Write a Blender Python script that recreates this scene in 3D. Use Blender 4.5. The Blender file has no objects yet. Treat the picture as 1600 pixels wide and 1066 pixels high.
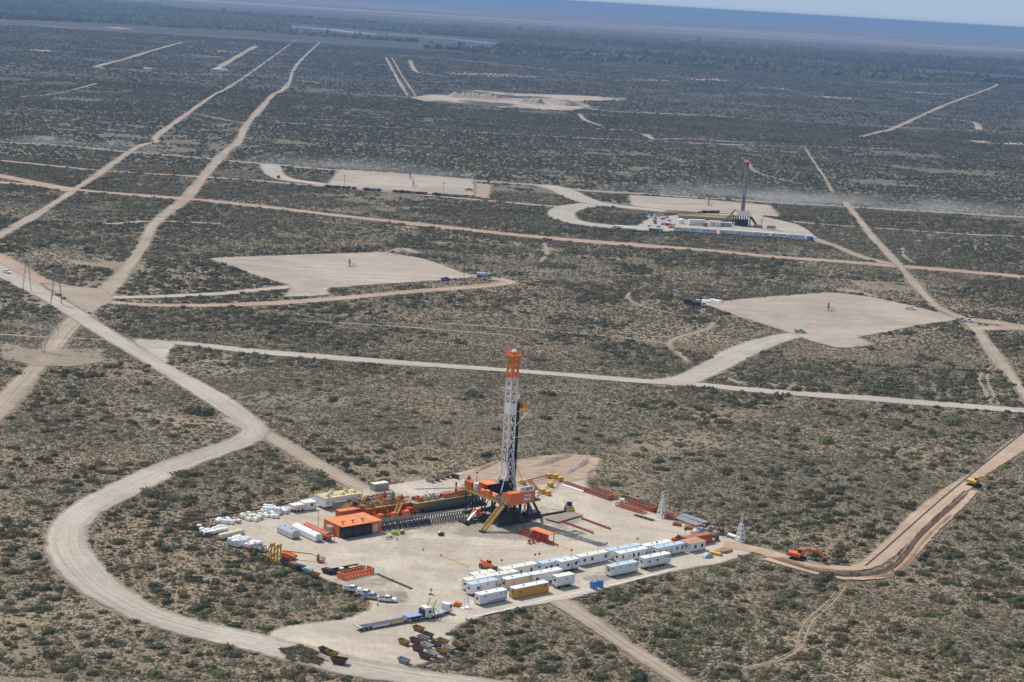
import bpy, math, random
import numpy as np
from mathutils import Vector, Matrix
S = bpy.context.scene
COL = S.collection
R = math.radians
# ------------------------------------------------------------------ camera
H = 170.0
FPX = 2900.0
PITCH = math.atan((533 + 4) / FPX * math.cos(R(3.4)))
ROLL = R(3.4)
cam = bpy.data.cameras.new("camera"); camo = bpy.data.objects.new("camera", cam); COL.objects.link(camo)
cam.sensor_width = 36; cam.lens = FPX / 1600 * 36; cam.clip_start = 1; cam.clip_end = 300000
CM = Matrix.Translation((0, 0, H)) @ Matrix.Rotation(R(90) - PITCH, 4, 'X') @ Matrix.Rotation(ROLL, 4, 'Z')
camo.matrix_world = CM
S.camera = camo
# ------------------------------------------------------------------ light
SUN_EL, SUN_AZ = R(54), math.atan2(-0.77, 0.64)      # azimuth clockwise from +Y
w = bpy.data.worlds.new("World"); S.world = w; w.use_nodes = True
nt = w.node_tree; nt.nodes.clear()
sky = nt.nodes.new('ShaderNodeTexSky'); sky.sky_type = 'NISHITA'; sky.sun_disc = False
sky.sun_elevation = SUN_EL; sky.sun_rotation = SUN_AZ; sky.altitude = 2200; sky.air_density = 1.0; sky.dust_density = 1.6; sky.ozone_density = 2.2
bg = nt.nodes.new('ShaderNodeBackground'); bg.inputs[1].default_value = 0.08
wo = nt.nodes.new('ShaderNodeOutputWorld')
tc = nt.nodes.new('ShaderNodeTexCoord'); va = nt.nodes.new('ShaderNodeVectorMath'); va.operation = 'ADD'; va.inputs[1].default_value = (0, 0, .13)
nt.links.new(tc.outputs['Generated'], va.inputs[0]); nt.links.new(va.outputs[0], sky.inputs['Vector'])
veil = nt.nodes.new('ShaderNodeMix'); veil.data_type = 'RGBA'; veil.inputs[0].default_value = .42; veil.inputs[7].default_value = (8.6, 9.9, 11.8, 1)
nt.links.new(sky.outputs[0], veil.inputs[6]); nt.links.new(veil.outputs[2], bg.inputs[0]); nt.links.new(bg.outputs[0], wo.inputs[0])
sl = bpy.data.lights.new("sun", 'SUN'); sl.energy = 4.7; sl.angle = R(0.53); sl.color = (1.0, 0.965, 0.915)
so = bpy.data.objects.new("sun", sl); COL.objects.link(so)
sd = Vector((math.sin(SUN_AZ) * math.cos(SUN_EL), math.cos(SUN_AZ) * math.cos(SUN_EL), math.sin(SUN_EL)))
so.rotation_euler = sd.to_track_quat('Z', 'Y').to_euler()
so.location = (0, 800, 400)
S.view_settings.view_transform = 'Standard'; S.view_settings.look = 'None'; S.view_settings.exposure = -0.06; S.view_settings.gamma = 1
S.cycles.max_bounces = 6; S.cycles.transparent_max_bounces = 24; S.cycles.volume_bounces = 0
S.cycles.volume_step_rate = 1.0; S.cycles.use_denoising = True
# ------------------------------------------------------------------ helpers
CR = CM.to_3x3()
def P(px, py, z=0.0):
    """the ground point that the photograph shows at pixel (px, py)"""
    d = CR @ Vector(((px - 800) / FPX, -(py - 533) / FPX, -1))
    t = (z - H) / d.z
    return Vector((d.x * t, d.y * t, z))
def lat(px, py, step=0):
    p = P(px, py); return (p.x, p.y)
rng = np.random.default_rng(7)
random.seed(5)
MATS = {}
def _n(nt, t, **kw):
    n = nt.nodes.new(t)
    for k, v in kw.items(): setattr(n, k, v)
    return n
def noise(nt, vec, scale, detail=3, rough=.55, dist=0.0):
    n = _n(nt, 'ShaderNodeTexNoise'); n.inputs['Scale'].default_value = scale
    n.inputs['Detail'].default_value = detail; n.inputs['Roughness'].default_value = rough; n.inputs['Distortion'].default_value = dist
    nt.links.new(vec, n.inputs['Vector']); return n.outputs['Fac']
def ramp(nt, fac, stops, interp='LINEAR'):
    n = _n(nt, 'ShaderNodeValToRGB'); n.color_ramp.interpolation = interp
    e = n.color_ramp.elements
    while len(e) < len(stops): e.new(0.5)
    for i, (p, c) in enumerate(stops):
        e[i].position = p; e[i].color = (c[0], c[1], c[2], 1) if not isinstance(c, (int, float)) else (c, c, c, 1)
    nt.links.new(fac, n.inputs[0]); return n.outputs[0]
def mix(nt, f, a, b, mode='MIX'):
    n = _n(nt, 'ShaderNodeMix', data_type='RGBA', blend_type=mode)
    for s, v in ((0, f), (6, a), (7, b)):
        if isinstance(v, (int, float)): n.inputs[s].default_value = v
        elif isinstance(v, tuple): n.inputs[s].default_value = (v[0], v[1], v[2], 1)
        else: nt.links.new(v, n.inputs[s])
    return n.outputs[2]
def math_(nt, op, a, b=0.0, c=None):
    n = _n(nt, 'ShaderNodeMath', operation=op)
    for i, v in enumerate((a, b) if c is None else (a, b, c)):
        if isinstance(v, (int, float)): n.inputs[i].default_value = v
        else: nt.links.new(v, n.inputs[i])
    return n.outputs[0]
def mapr(nt, v, a, b, c=0.0, d=1.0):
    n = _n(nt, 'ShaderNodeMapRange'); n.interpolation_type = 'SMOOTHSTEP'
    for i, x in enumerate((v, a, b, c, d)):
        if isinstance(x, (int, float)): n.inputs[i].default_value = x
        else: nt.links.new(x, n.inputs[i])
    return n.outputs[0]
def newmat(name):
    m = bpy.data.materials.new(name); m.use_nodes = True
    nt = m.node_tree; b = nt.nodes['Principled BSDF']; b.inputs['Specular IOR Level'].default_value = 0.3
    return m, nt, b
def objco(nt, sx=1, sy=1, sz=1):
    c = _n(nt, 'ShaderNodeTexCoord'); mp = _n(nt, 'ShaderNodeMapping'); mp.inputs['Scale'].default_value = (sx, sy, sz)
    nt.links.new(c.outputs['Object'], mp.inputs[0]); return mp.outputs[0]
def attr(nt, name):
    a = _n(nt, 'ShaderNodeAttribute', attribute_name=name); return a.outputs['Fac']
def paint(name, col, rough=.5, metal=0.0, var=.14, scale=.9, rust=0.0):
    if name in MATS: return MATS[name]
    m, nt, b = newmat(name); v = objco(nt)
    f = noise(nt, v, scale, 5, .65)
    lo = tuple(c * (1 - var * 1.5) for c in col); hi = tuple(min(1, c * (1 + var)) for c in col)
    c = ramp(nt, f, [(.3, lo), (.7, hi)])
    if rust:
        g = ramp(nt, noise(nt, v, scale * 2.3, 6, .7), [(.62 - rust * .25, 0.0), (.75 - rust * .2, 1.0)])
        c = mix(nt, g, c, (.16, .075, .035))
    dust = ramp(nt, noise(nt, v, .35, 4, .6), [(.35, 0.0), (.8, .03 if max(col) < .02 else .14 if max(col) < .12 else .35)])
    c = mix(nt, dust, c, tuple(.65 * x + .35 * y for x, y in zip(col, (.42, .33, .24))))
    nt.links.new(c, b.inputs['Base Color']); b.inputs['Roughness'].default_value = rough; b.inputs['Metallic'].default_value = metal
    MATS[name] = m; return m
# ------------------------------------------------------------------ numpy noise
def vnoise(x, y, s, seed=0):
    x = x / s; y = y / s
    xi = np.floor(x).astype(np.int64); yi = np.floor(y).astype(np.int64); fx = x - xi; fy = y - yi
    fx = fx * fx * (3 - 2 * fx); fy = fy * fy * (3 - 2 * fy)
    def h(a, b):
        n = (a * 374761393 + b * 668265263 + seed * 1442695041) & 0xffffffff
        n = ((n ^ (n >> 13)) * 1274126177) & 0xffffffff
        return ((n ^ (n >> 16)) & 0xffff) / 65535.0
    return (h(xi, yi) * (1 - fx) + h(xi + 1, yi) * fx) * (1 - fy) + (h(xi, yi + 1) * (1 - fx) + h(xi + 1, yi + 1) * fx) * fy
# ------------------------------------------------------------------ ground
def mesh_obj(name, verts, faces, mat, parent=None, smooth=False):
    me = bpy.data.meshes.new(name); me.from_pydata([tuple(v) for v in verts], [], faces); me.update()
    o = bpy.data.objects.new(name, me); COL.objects.link(o)
    if mat: me.materials.append(mat)
    if parent: o.parent = parent
    if smooth: me.shade_smooth()
    return o
def tri_obj(name, V, mats, tint=None):
    """V: (n,3,3) triangles -> one mesh, fast"""
    n = len(V); me = bpy.data.meshes.new(name)
    me.vertices.add(n * 3); me.vertices.foreach_set('co', V.reshape(-1).astype(np.float32))
    me.loops.add(n * 3); me.loops.foreach_set('vertex_index', np.arange(n * 3, dtype=np.int32))
    me.polygons.add(n); me.polygons.foreach_set('loop_start', np.arange(0, n * 3, 3, dtype=np.int32))
    me.update(calc_edges=False)
    if tint is not None:
        a = me.attributes.new('tint', 'FLOAT', 'FACE'); a.data.foreach_set('value', tint.astype(np.float32))
    for m in mats: me.materials.append(m)
    me.validate()
    o = bpy.data.objects.new(name, me); COL.objects.link(o); return o

mg, nt, b = newmat("scrubland_soil"); v = objco(nt)
soil = ramp(nt, noise(nt, v, .012, 5, .6), [(.3, (.24, .175, .115)), (.5, (.295, .22, .148)), (.72, (.37, .288, .20))])
fine = ramp(nt, noise(nt, v, .9, 4, .7), [(.3, .72), (.7, 1.22)])
soil = mix(nt, 1.0, soil, fine, 'MULTIPLY')
# distance from the well site: the far plain carries thicker, darker scrub than can be modelled bush by bush
sep = _n(nt, 'ShaderNodeSeparateXYZ'); nt.links.new(v, sep.inputs[0])
far = mapr(nt, sep.outputs[1], 900, 3000)
tuft = noise(nt, v, 1.1, 3, .6); tuft2 = noise(nt, v, .16, 4, .65); reg = noise(nt, v, .013, 4, .6); reg2 = noise(nt, v, .0021, 4, .6)
dens = math_(nt, 'MULTIPLY_ADD', reg, .5, math_(nt, 'MULTIPLY_ADD', reg2, .25, -.36))
dens = math_(nt, 'MULTIPLY_ADD', far, .30, dens)
thr = math_(nt, 'SUBTRACT', .52, dens)
t1 = mapr(nt, tuft, math_(nt, 'SUBTRACT', thr, .05), math_(nt, 'ADD', thr, .05))
t2 = mapr(nt, tuft2, math_(nt, 'SUBTRACT', thr, .08), math_(nt, 'ADD', thr, .07))
veg = math_(nt, 'MAXIMUM', math_(nt, 'MULTIPLY', t1, .82), math_(nt, 'MULTIPLY', t2, math_(nt, 'MULTIPLY_ADD', far, .5, .45)))
vegc = ramp(nt, noise(nt, v, .05, 4, .7), [(.3, (.08, .074, .05)), (.5, (.11, .098, .066)), (.7, (.155, .13, .088))])
c = mix(nt, veg, soil, vegc)
far1 = mapr(nt, sep.outputs[1], 1400, 3900)
pch = noise(nt, objco(nt, .004, .006, 1), 1.0, 8, .72)
stk = ramp(nt, noise(nt, objco(nt, .0005, .0016, 1), 1.0, 7, .7), [(.35, .55), (.5, 1.0), (.62, 1.1), (.7, 2.2)])
c = mix(nt, math_(nt, 'MULTIPLY', far1, .92), c, ramp(nt, pch, [(.3, (.022, .023, .019)), (.5, (.045, .042, .033)), (.62, (.075, .064, .048)), (.75, (.14, .11, .08))]))
c = mix(nt, mapr(nt, sep.outputs[1], 3500, 5500), c, mix(nt, 1.0, c, stk, 'MULTIPLY'))
# beyond the river: wide pale and dark bands of the plateau
v2 = objco(nt, .00012, .0009, 1)
far2 = mapr(nt, sep.outputs[1], 11500, 13500)
pl = ramp(nt, noise(nt, v2, 1.6, 5, .6), [(.35, (.06, .055, .055)), (.5, (.12, .10, .09)), (.57, (.42, .32, .25)), (.64, (.15, .12, .10)), (.76, (.32, .25, .20))])
c = mix(nt, far2, c, pl)
nt.links.new(c, b.inputs['Base Color']); b.inputs['Roughness'].default_value = .95
bp = _n(nt, 'ShaderNodeBump'); bp.inputs['Strength'].default_value = .5; bp.inputs['Distance'].default_value = .3
nt.links.new(tuft, bp.inputs['Height']); nt.links.new(bp.outputs[0], b.inputs['Normal'])
g = mesh_obj("ground", [(-90000, -2000, 0), (90000, -2000, 0), (90000, 90000, 0), (-90000, 90000, 0)], [(0, 1, 2, 3)], mg)
g['kind'] = 'structure'

def dirt_mat(name, c0, c1, c2, lines=.5, sc=.03, ragged=1.0):
    m, nt, b = newmat(name); v = objco(nt)
    big = noise(nt, v, sc, 5, .62, 1.2)
    c = ramp(nt, big, [(.32, c0), (.5, c1), (.68, c2)])
    f2 = ramp(nt, noise(nt, v, .45, 5, .7), [(.3, .84), (.7, 1.14)])
    c = mix(nt, 1.0, c, f2, 'MULTIPLY')
    uv = _n(nt, 'ShaderNodeUVMap'); mp = _n(nt, 'ShaderNodeMapping'); mp.inputs['Scale'].default_value = (.012, 1.0, 1)
    nt.links.new(uv.outputs[0], mp.inputs[0])
    ln = ramp(nt, noise(nt, mp.outputs[0], .8, 3, .55), [(.34, 1 - .3 * lines), (.66, 1 + .16 * lines)])
    c = mix(nt, 1.0, c, ln, 'MULTIPLY')
    if lines:
        su = _n(nt, 'ShaderNodeSeparateXYZ'); nt.links.new(uv.outputs[0], su.inputs[0])
        wob = math_(nt, 'MULTIPLY_ADD', noise(nt, v, .03, 2), 2.4, -1.2)
        rd = math_(nt, 'ABSOLUTE', math_(nt, 'SUBTRACT', math_(nt, 'ABSOLUTE', math_(nt, 'ADD', su.outputs[1], wob)), 1.0))
        c = mix(nt, mapr(nt, rd, .75, .2, 0, .5 * lines), c, c2)
    if name == 'compacted_pad':
        wv = _n(nt, 'ShaderNodeTexWave'); wv.inputs['Scale'].default_value = .16; wv.inputs['Distortion'].default_value = 14; wv.inputs['Detail'].default_value = 3; wv.inputs['Detail Scale'].default_value = .35
        nt.links.new(v, wv.inputs['Vector']); c = mix(nt, 1.0, c, ramp(nt, wv.outputs['Fac'], [(0, .965), (1, 1.03)]), 'MULTIPLY')
        c = mix(nt, ramp(nt, noise(nt, v, .028, 5, .62, 2.5), [(.46, 0.0), (.62, .62)]), c, (.34, .285, .23))
    if name in ('compacted_pad', 'far_compacted_pad'):
        sv = objco(nt, .02, .14, 1) if name == 'compacted_pad' else objco(nt, .012, .05, 1)
        c = mix(nt, ramp(nt, noise(nt, sv, 1.0, 5, .65, 1.5), [(.5, 0.0), (.7, .45)]), c, (.60, .51, .40))
        c = mix(nt, ramp(nt, noise(nt, objco(nt, .05, .012, 1), 1.0, 5, .65, 1.0), [(.55, 0.0), (.7, .4)]), c, (.29, .24, .195))
    nt.links.new(c, b.inputs['Base Color']); b.inputs['Roughness'].default_value = .95
    e = attr(nt, 'edge')
    rag = math_(nt, 'MULTIPLY_ADD', noise(nt, v, .10, 5, .7), 2.6 * ragged, -.8 * ragged)
    rag2 = math_(nt, 'MULTIPLY_ADD', noise(nt, v, 1.3, 3, .6), 1.2 * ragged, rag)
    a = mapr(nt, math_(nt, 'SUBTRACT', e, rag2), -.75, .35)
    nt.links.new(math_(nt, 'MULTIPLY', a, mapr(nt, e, -.5, .0)), b.inputs['Alpha'])
    return m
M_gravel = dirt_mat('pale_gravel', (.34, .295, .24), (.395, .345, .28), (.45, .395, .325), .7, .02, .7)
M_dirt = dirt_mat('tan_dirt', (.265, .21, .155), (.32, .255, .19), (.385, .31, .235), .9, .03, 1.0)
M_pink = dirt_mat('pink_dirt', (.32, .22, .155), (.37, .265, .19), (.42, .31, .225), .9, .03, 1.0)
M_pad = dirt_mat('compacted_pad', (.38, .325, .26), (.45, .385, .305), (.52, .45, .355), 0.0, .035, .9)
M_padf = dirt_mat('far_compacted_pad', (.29, .24, .19), (.345, .285, .225), (.40, .335, .265), 0.0, .012, 1.0)
M_fresh = dirt_mat('freshly_dug_soil', (.33, .235, .165), (.39, .285, .20), (.45, .34, .245), .6, .05, 1.2)
M_farbare = dirt_mat('far_bare_soil', (.33, .26, .20), (.40, .32, .25), (.48, .39, .30), 0.0, .01, 1.0)
nt = M_farbare.node_tree; bb = nt.nodes['Principled BSDF']; v = objco(nt, .004, .012, 1); aa = bb.inputs['Alpha'].links[0].from_socket
nt.links.new(math_(nt, 'MULTIPLY', mapr(nt, math_(nt, 'SUBTRACT', attr(nt, 'edge'), math_(nt, 'MULTIPLY_ADD', noise(nt, v, 1.6, 6, .75), 1.9, -.85)), -.3, .5), .85), bb.inputs['Alpha'])
M_track = dirt_mat('wheel_track', (.40, .32, .24), (.46, .37, .28), (.5, .41, .31), .4, .05, 1.1)

M_trench = dirt_mat('orange_brown_soil', (.345, .24, .165), (.40, .29, .20), (.455, .34, .24), .4, .05, 1.1)
M_stain = dirt_mat('stained_soil', (.27, .235, .20), (.33, .28, .235), (.38, .325, .27), 0.0, .05, 1.6); M_stain.node_tree.nodes['Principled BSDF']
M_rut = dirt_mat('faint_rut', (.34, .27, .19), (.38, .31, .22), (.42, .34, .25), 0, .05, 1.1)
nt = M_rut.node_tree; bb = nt.nodes['Principled BSDF']; nt.links.new(math_(nt, 'MULTIPLY', bb.inputs['Alpha'].links[0].from_socket, .65), bb.inputs['Alpha'])
def fade(m, k, sc, amp):
    nt = m.node_tree; bb = nt.nodes['Principled BSDF']; n_ = noise(nt, objco(nt), sc, 5, .7)
    nt.links.new(math_(nt, 'MULTIPLY', bb.inputs['Alpha'].links[0].from_socket, math_(nt, 'MULTIPLY', mapr(nt, n_, .5 - amp, .5), k)), bb.inputs['Alpha'])
fade(M_stain, .75, .06, .2)
M_fartrack = dirt_mat('far_track_dirt', (.27, .215, .16), (.33, .265, .20), (.39, .32, .245), .5, .01, 1.2); fade(M_fartrack, 1.0, .012, .3)
M_padf2 = dirt_mat('far_worked_ground', (.30, .24, .19), (.37, .30, .235), (.44, .365, .29), 0.0, .006, .8); fade(M_padf2, 1.0, .006, .1)
ZL = [0.02]
ROADS = []; PADS = []
def nextz(dz=.004):
    ZL[0] += dz; return ZL[0]
def smooth_line(pts, step):
    pts = [np.array(p, float) for p in pts]
    q = [2 * pts[0] - pts[1]] + pts + [2 * pts[-1] - pts[-2]]; out = []
    for i in range(1, len(q) - 2):
        p0, p1, p2, p3 = q[i - 1:i + 3]; L = np.linalg.norm(p2 - p1); n = max(2, min(60, int(L / step)))
        for k in range(n):
            t = k / n; out.append(.5 * ((2 * p1) + (p2 - p0) * t + (2 * p0 - 5 * p1 + 4 * p2 - p3) * t * t + (3 * p1 - p0 - 3 * p2 + p3) * t ** 3))
    out.append(pts[-1]); return np.array(out)
def ribbon(name, px, width, mat, kind='structure', margin=None, clear=True, step=None, world=False):
    pts = px if world else [lat(*p[:2]) for p in px]
    d = math.hypot(*pts[len(pts) // 2])
    c = smooth_line(pts, step or max(4, d / 150))
    m = margin if margin is not None else 1.4 + .18 * width
    t = np.gradient(c, axis=0); t /= np.linalg.norm(t, axis=1)[:, None] + 1e-9; nrm = np.stack([-t[:, 1], t[:, 0]], 1)
    ws = np.full(len(c), width / 2.0)
    if not world and len(px[0]) == 2 and len(px) > 6 and min(p[1] for p in px) < 150 and name == 'dirt_road': ws = np.interp(np.linspace(0, 1, len(c)), np.linspace(0, 1, len(px)), [width * np.interp(p[1], [60, 150, 260], [.45, .7, 1]) for p in px]) / 2
    if not world and len(px[0]) > 2:
        ws = np.interp(np.linspace(0, 1, len(c)), np.linspace(0, 1, len(px)), [p[2] for p in px]) / 2
    ws = ws * (1 + .32 * (vnoise(c[:, 0], c[:, 1], 35 + d / 40, 3) - .5) * 2)
    z = nextz(); rows = []; edge = []; offs = [(-1, -1), (-1, 0), (-.33, 9), (.33, 9), (1, 0), (1, 1)]
    V = []; E = []; U = []
    L = np.concatenate([[0], np.cumsum(np.linalg.norm(np.diff(c, axis=0), axis=1))])
    for i in range(len(c)):
        for j, (k, f) in enumerate(offs):
            w_ = ws[i] * k + (m * (1 if k > 0 else -1) if f in (-1, 1) else 0)
            p = c[i] + nrm[i] * w_; V.append((p[0], p[1], z)); E.append(-.5 if f in (-1, 1) else (.9 if f == 0 else 3)); U.append((L[i], w_))
    n = len(offs); F = [(i * n + j, (i + 1) * n + j, (i + 1) * n + j + 1, i * n + j + 1) for i in range(len(c) - 1) for j in range(n - 1)]
    F = [f[::-1] for f in F]
    o = mesh_obj(name, V, F, mat); o['kind'] = kind
    finish_soft(o, E, U)
    if clear: ROADS.append((c, ws + m * .35))
    return o
def finish_soft(o, E, U):
    me = o.data
    a = me.attributes.new('edge', 'FLOAT', 'POINT'); a.data.foreach_set('value', E)
    uv = me.uv_layers.new(name='UVMap'); vi = np.empty(len(me.loops), dtype=np.int32); me.loops.foreach_get('vertex_index', vi)
    uv.data.foreach_set('uv', np.array(U, dtype=np.float32)[vi].reshape(-1))
def patch(name, px, mat, margin=2.0, clear=True, kind='structure', smooth=True, z=None, world=False):
    pts = [np.array(p, float) for p in px] if world else [np.array(lat(*p)) for p in px]
    area = sum(a[0] * b_[1] - b_[0] * a[1] for a, b_ in zip(pts, pts[1:] + pts[:1]))
    if area < 0: pts = pts[::-1]
    per = sum(np.linalg.norm(a - b_) for a, b_ in zip(pts, pts[1:] + pts[:1])); st = per / 120
    q = []
    for a, b_ in zip(pts, pts[1:] + pts[:1]):
        n = max(1, int(np.linalg.norm(b_ - a) / st))
        for k in range(n): q.append(a + (b_ - a) * k / n)
    q = np.array(q)
    if smooth:
        for _ in range(2): q = (np.roll(q, 1, 0) + 2 * q + np.roll(q, -1, 0)) / 4
    t = np.roll(q, -1, 0) - np.roll(q, 1, 0); t /= np.linalg.norm(t, axis=1)[:, None] + 1e-9; nr = np.stack([t[:, 1], -t[:, 0]], 1)
    out = q + nr * margin; inn = q - nr * margin * .8; zz = nextz() if z is None else z
    n = len(q); V = [(p[0], p[1], zz) for p in out] + [(p[0], p[1], zz) for p in inn]
    F = [(i, (i + 1) % n, n + (i + 1) % n, n + i) for i in range(n)]
    from mathutils.geometry import tessellate_polygon
    tri = tessellate_polygon([[Vector((p[0], p[1], 0)) for p in inn]])
    F += [tuple(n + k for k in (t_ if ((inn[t_[1]] - inn[t_[0]])[0] * (inn[t_[2]] - inn[t_[0]])[1] - (inn[t_[1]] - inn[t_[0]])[1] * (inn[t_[2]] - inn[t_[0]])[0]) > 0 else t_[::-1])) for t_ in tri]
    o = mesh_obj(name, V, F, mat); o['kind'] = kind
    finish_soft(o, [-.5] * n + [1.6] * n, [(v_[0], v_[1]) for v_ in V])
    if clear: PADS.append(q)
    return o
M_water = None
mw, nt, b = newmat('river_water'); b.inputs['Base Color'].default_value = (.25, .3, .32, 1); b.inputs['Roughness'].default_value = .12; M_water = mw
#ROADS_BEGIN
# far bare patches and faint tracks
for px in ([(640, 152), (700, 145), (745, 141), (800, 146), (900, 149), (982, 154), (975, 157), (905, 158), (925, 166), (890, 174), (800, 169), (720, 163), (665, 160)],
           [(45, 76), (100, 80), (100, 82), (45, 79)], [(0, 102), (22, 103), (22, 104.5), (0, 104)], [(308, 63), (398, 67.5), (398, 69), (308, 65)], [(300, 77), (375, 81), (370, 83), (300, 79)],
           [(278, 84), (345, 88), (345, 90), (278, 86)], [(695, 113), (800, 116), (855, 120), (800, 121), (700, 116)], [(980, 122), (1080, 128), (1078, 130.5), (985, 125)], [(1060, 121), (1135, 124), (1140, 127), (1075, 125)],
           [(1168, 135), (1240, 139), (1238, 141), (1170, 137)], [(1275, 149.5), (1350, 153), (1350, 155.5), (1275, 152)], [(1362, 127), (1398, 129.5), (1395, 131), (1365, 129)], [(1418, 143), (1470, 146), (1470, 148), (1418, 145)],
           [(1500, 219), (1560, 221), (1600, 222), (1600, 226), (1555, 225), (1500, 222)], [(928, 199), (1000, 203), (1000, 205), (935, 202)], [(168, 42), (205, 44), (204, 46), (168, 44)]):
    patch('bare_ground', px, M_padf2, margin=(14 if P(*px[0]).y < 4000 else 28), clear=len(px) > 9)
for px, w_ in (([(0, 32), (60, 39), (130, 47), (145, 48)], 14), ([(160, 50), (300, 62), (500, 79), (700, 92), (850, 108), (960, 117), (1100, 123)], 12), ([(285, 66), (235, 80), (200, 91), (150, 105), (190, 108), (262, 115), (400, 119), (510, 131)], 14),
               ([(335, 110), (368, 90), (400, 72)], 18), ([(603, 90), (618, 118), (637, 150)], 7), ([(612, 90), (628, 118), (650, 150)], 4), ([(640, 94), (648, 110), (662, 115), (698, 119)], 12), ([(430, 192), (600, 199), (800, 210), (1000, 220), (1200, 228), (1400, 233)], 10),
               ([(450, 141), (560, 147), (660, 153)], 9), ([(905, 163), (940, 173), (1050, 178), (1150, 183)], 14), ([(1345, 214), (1375, 206), (1400, 199), (1480, 163), (1550, 137), (1558, 131)], 11), ([(1230, 190), (1300, 194), (1400, 199), (1500, 203), (1600, 206)], 9),
               ([(1460, 185), (1520, 191), (1530, 203)], 16), ([(1400, 133), (1500, 131), (1558, 131)], 12), ([(1258, 232), (1275, 258), (1290, 280), (1300, 300)], 2.5), ([(1008, 210), (1025, 218), (1070, 217), (1180, 224)], 12), ([(905, 178), (915, 188), (940, 197)], 8),
               ([(257, 171), (290, 175), (365, 190), (400, 193)], 6), ([(30, 152), (90, 146), (150, 131)], 5)):
    ribbon('dirt_track', px, w_ * .8, M_fartrack, margin=4)
M = M_dirt
ribbon('dirt_road', [(463, 62), (400, 108), (355, 138), (335, 148), (290, 180), (245, 213), (245, 222), (215, 230), (150, 275), (105, 305), (50, 340), (-10, 373)], 7, M)
ribbon('dirt_road', [(500, 66), (465, 100), (452, 128), (440, 142), (427, 148), (410, 167), (385, 196), (372, 222), (355, 235), (330, 262), (295, 305), (268, 328), (240, 352), (220, 390), (185, 435), (155, 466), (130, 490), (100, 520), (60, 570), (-20, 660)], 9, M)
ribbon('dirt_road', [(-20, 249), (60, 257), (160, 267), (320, 277), (430, 285), (510, 292), (650, 304), (760, 314), (880, 324)], 9, M_pink)
ribbon('dirt_road', [(-20, 222), (100, 228), (200, 238), (300, 246), (420, 257), (520, 266), (740, 283), (850, 290), (900, 297), (1000, 303), (1200, 316), (1400, 328), (1620, 341)], 11, M)
ribbon('dirt_road', [(-20, 284), (60, 290), (110, 299)], 10, M_pink)
ribbon('pipeline_corridor', [(-20, 271), (100, 294), (200, 304), (300, 312), (400, 322), (500, 334), (600, 345), (700, 356), (800, 367), (900, 376), (1000, 384), (1100, 391), (1200, 401), (1300, 408), (1400, 416), (1500, 424), (1620, 435)], 15, M_pink)
ribbon('dirt_road', [(1240, 347), (1300, 352), (1400, 359), (1500, 366), (1620, 371)], 6, M)
ribbon('dirt_road', [(422, 258), (427, 270), (445, 280), (480, 285), (520, 291)], 16, M_gravel)
ribbon('dirt_road', [(850, 290), (880, 298), (905, 310), (932, 318), (990, 325), (1040, 330)], 18, M_gravel)
ribbon('dirt_road', [(925, 320), (890, 325), (877, 335), (893, 346), (950, 354), (1000, 356)], 17, M_gravel)
ribbon('dirt_road', [(1270, 373), (1310, 387), (1350, 403), (1400, 414)], 9, M)
ribbon('dirt_road', [(1320, 316), (1338, 338), (1365, 372), (1405, 415), (1430, 445), (1462, 478), (1500, 497), (1525, 515), (1552, 552), (1620, 640)], 6, M)
ribbon('dirt_road', [(1500, 500), (1560, 505), (1620, 518)], 12, M)
ribbon('dirt_road', [(1520, 514), (1620, 512)], 10, M)
ribbon('dirt_track', [(225, 346), (180, 350), (160, 349)], 6, M); ribbon('dirt_track', [(245, 346), (300, 348), (340, 350)], 6, M)
for px, w_ in (([(850, 380), (855, 395), (845, 410)], 4), ([(985, 458), (980, 466), (1000, 478), (1050, 490)], 4), ([(1115, 505), (1105, 515), (1060, 528), (1045, 540), (1060, 552), (1075, 565)], 4), ([(970, 528), (1045, 538)], 3), ([(1410, 388), (1412, 400), (1425, 410)], 4),
               ([(700, 506), (820, 515), (900, 521), (960, 527)], 3), ([(0, 523), (60, 527), (130, 530), (190, 533)], 4), ([(1165, 250), (1180, 268), (1210, 278), (1260, 290)], 5), ([(480, 503), (580, 508), (700, 517), (800, 525)], 3), ([(1160, 600), (1130, 590)], 5)):
    ribbon('dirt_track', px, w_ * .6, M_rut, margin=1.5)
for dx in (0, 11):
    ribbon('wheel_rut', [(1550 + dx, 573), (1531 + dx, 590), (1539 + dx, 612), (1550 + dx, 632)], 1.0, M_rut, margin=1.0)
    ribbon('wheel_rut', [(1312 + dx, 917), (1289 + dx, 945), (1259 + dx, 972), (1247 + dx, 999), (1244 + dx * .8, 1013), (1213 + dx, 1031), (1160 + dx, 1046)], .35, M_rut, margin=.6)
ribbon('dirt_road', [(145, 466), (250, 464), (350, 459), (440, 450), (480, 447)], 9, M_gravel)
ribbon('dirt_road', [(130, 470), (160, 472), (250, 478), (400, 476), (540, 466), (650, 456), (740, 449), (795, 442), (770, 436), (735, 431)], 11, M_pink)
ribbon('dirt_road', [(-20, 396), (0, 405), (50, 435), (100, 450), (150, 458)], 14, M_pink)
ribbon('gravel_road', [(1600 * 1.02, 645), (1450, 631), (1350, 623), (1250, 616), (1150, 608), (1080, 601), (1000, 596), (900, 588), (800, 580), (700, 573), (600, 566), (500, 558), (400, 550), (320, 541), (262, 536), (215, 543)], 8.5, M_gravel)
ribbon('gravel_road', [(1035, 599), (1070, 594), (1110, 577), (1160, 550), (1210, 531), (1250, 524), (1290, 520)], 12, M_gravel)
patch('bare_ground', [(205, 530), (262, 533), (275, 540), (262, 552), (262, 580), (235, 560)], M_gravel, margin=3)
patch('bare_ground', [(345, 655), (385, 650), (420, 672), (425, 690), (385, 690), (378, 672)], M_gravel, margin=3)
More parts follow.
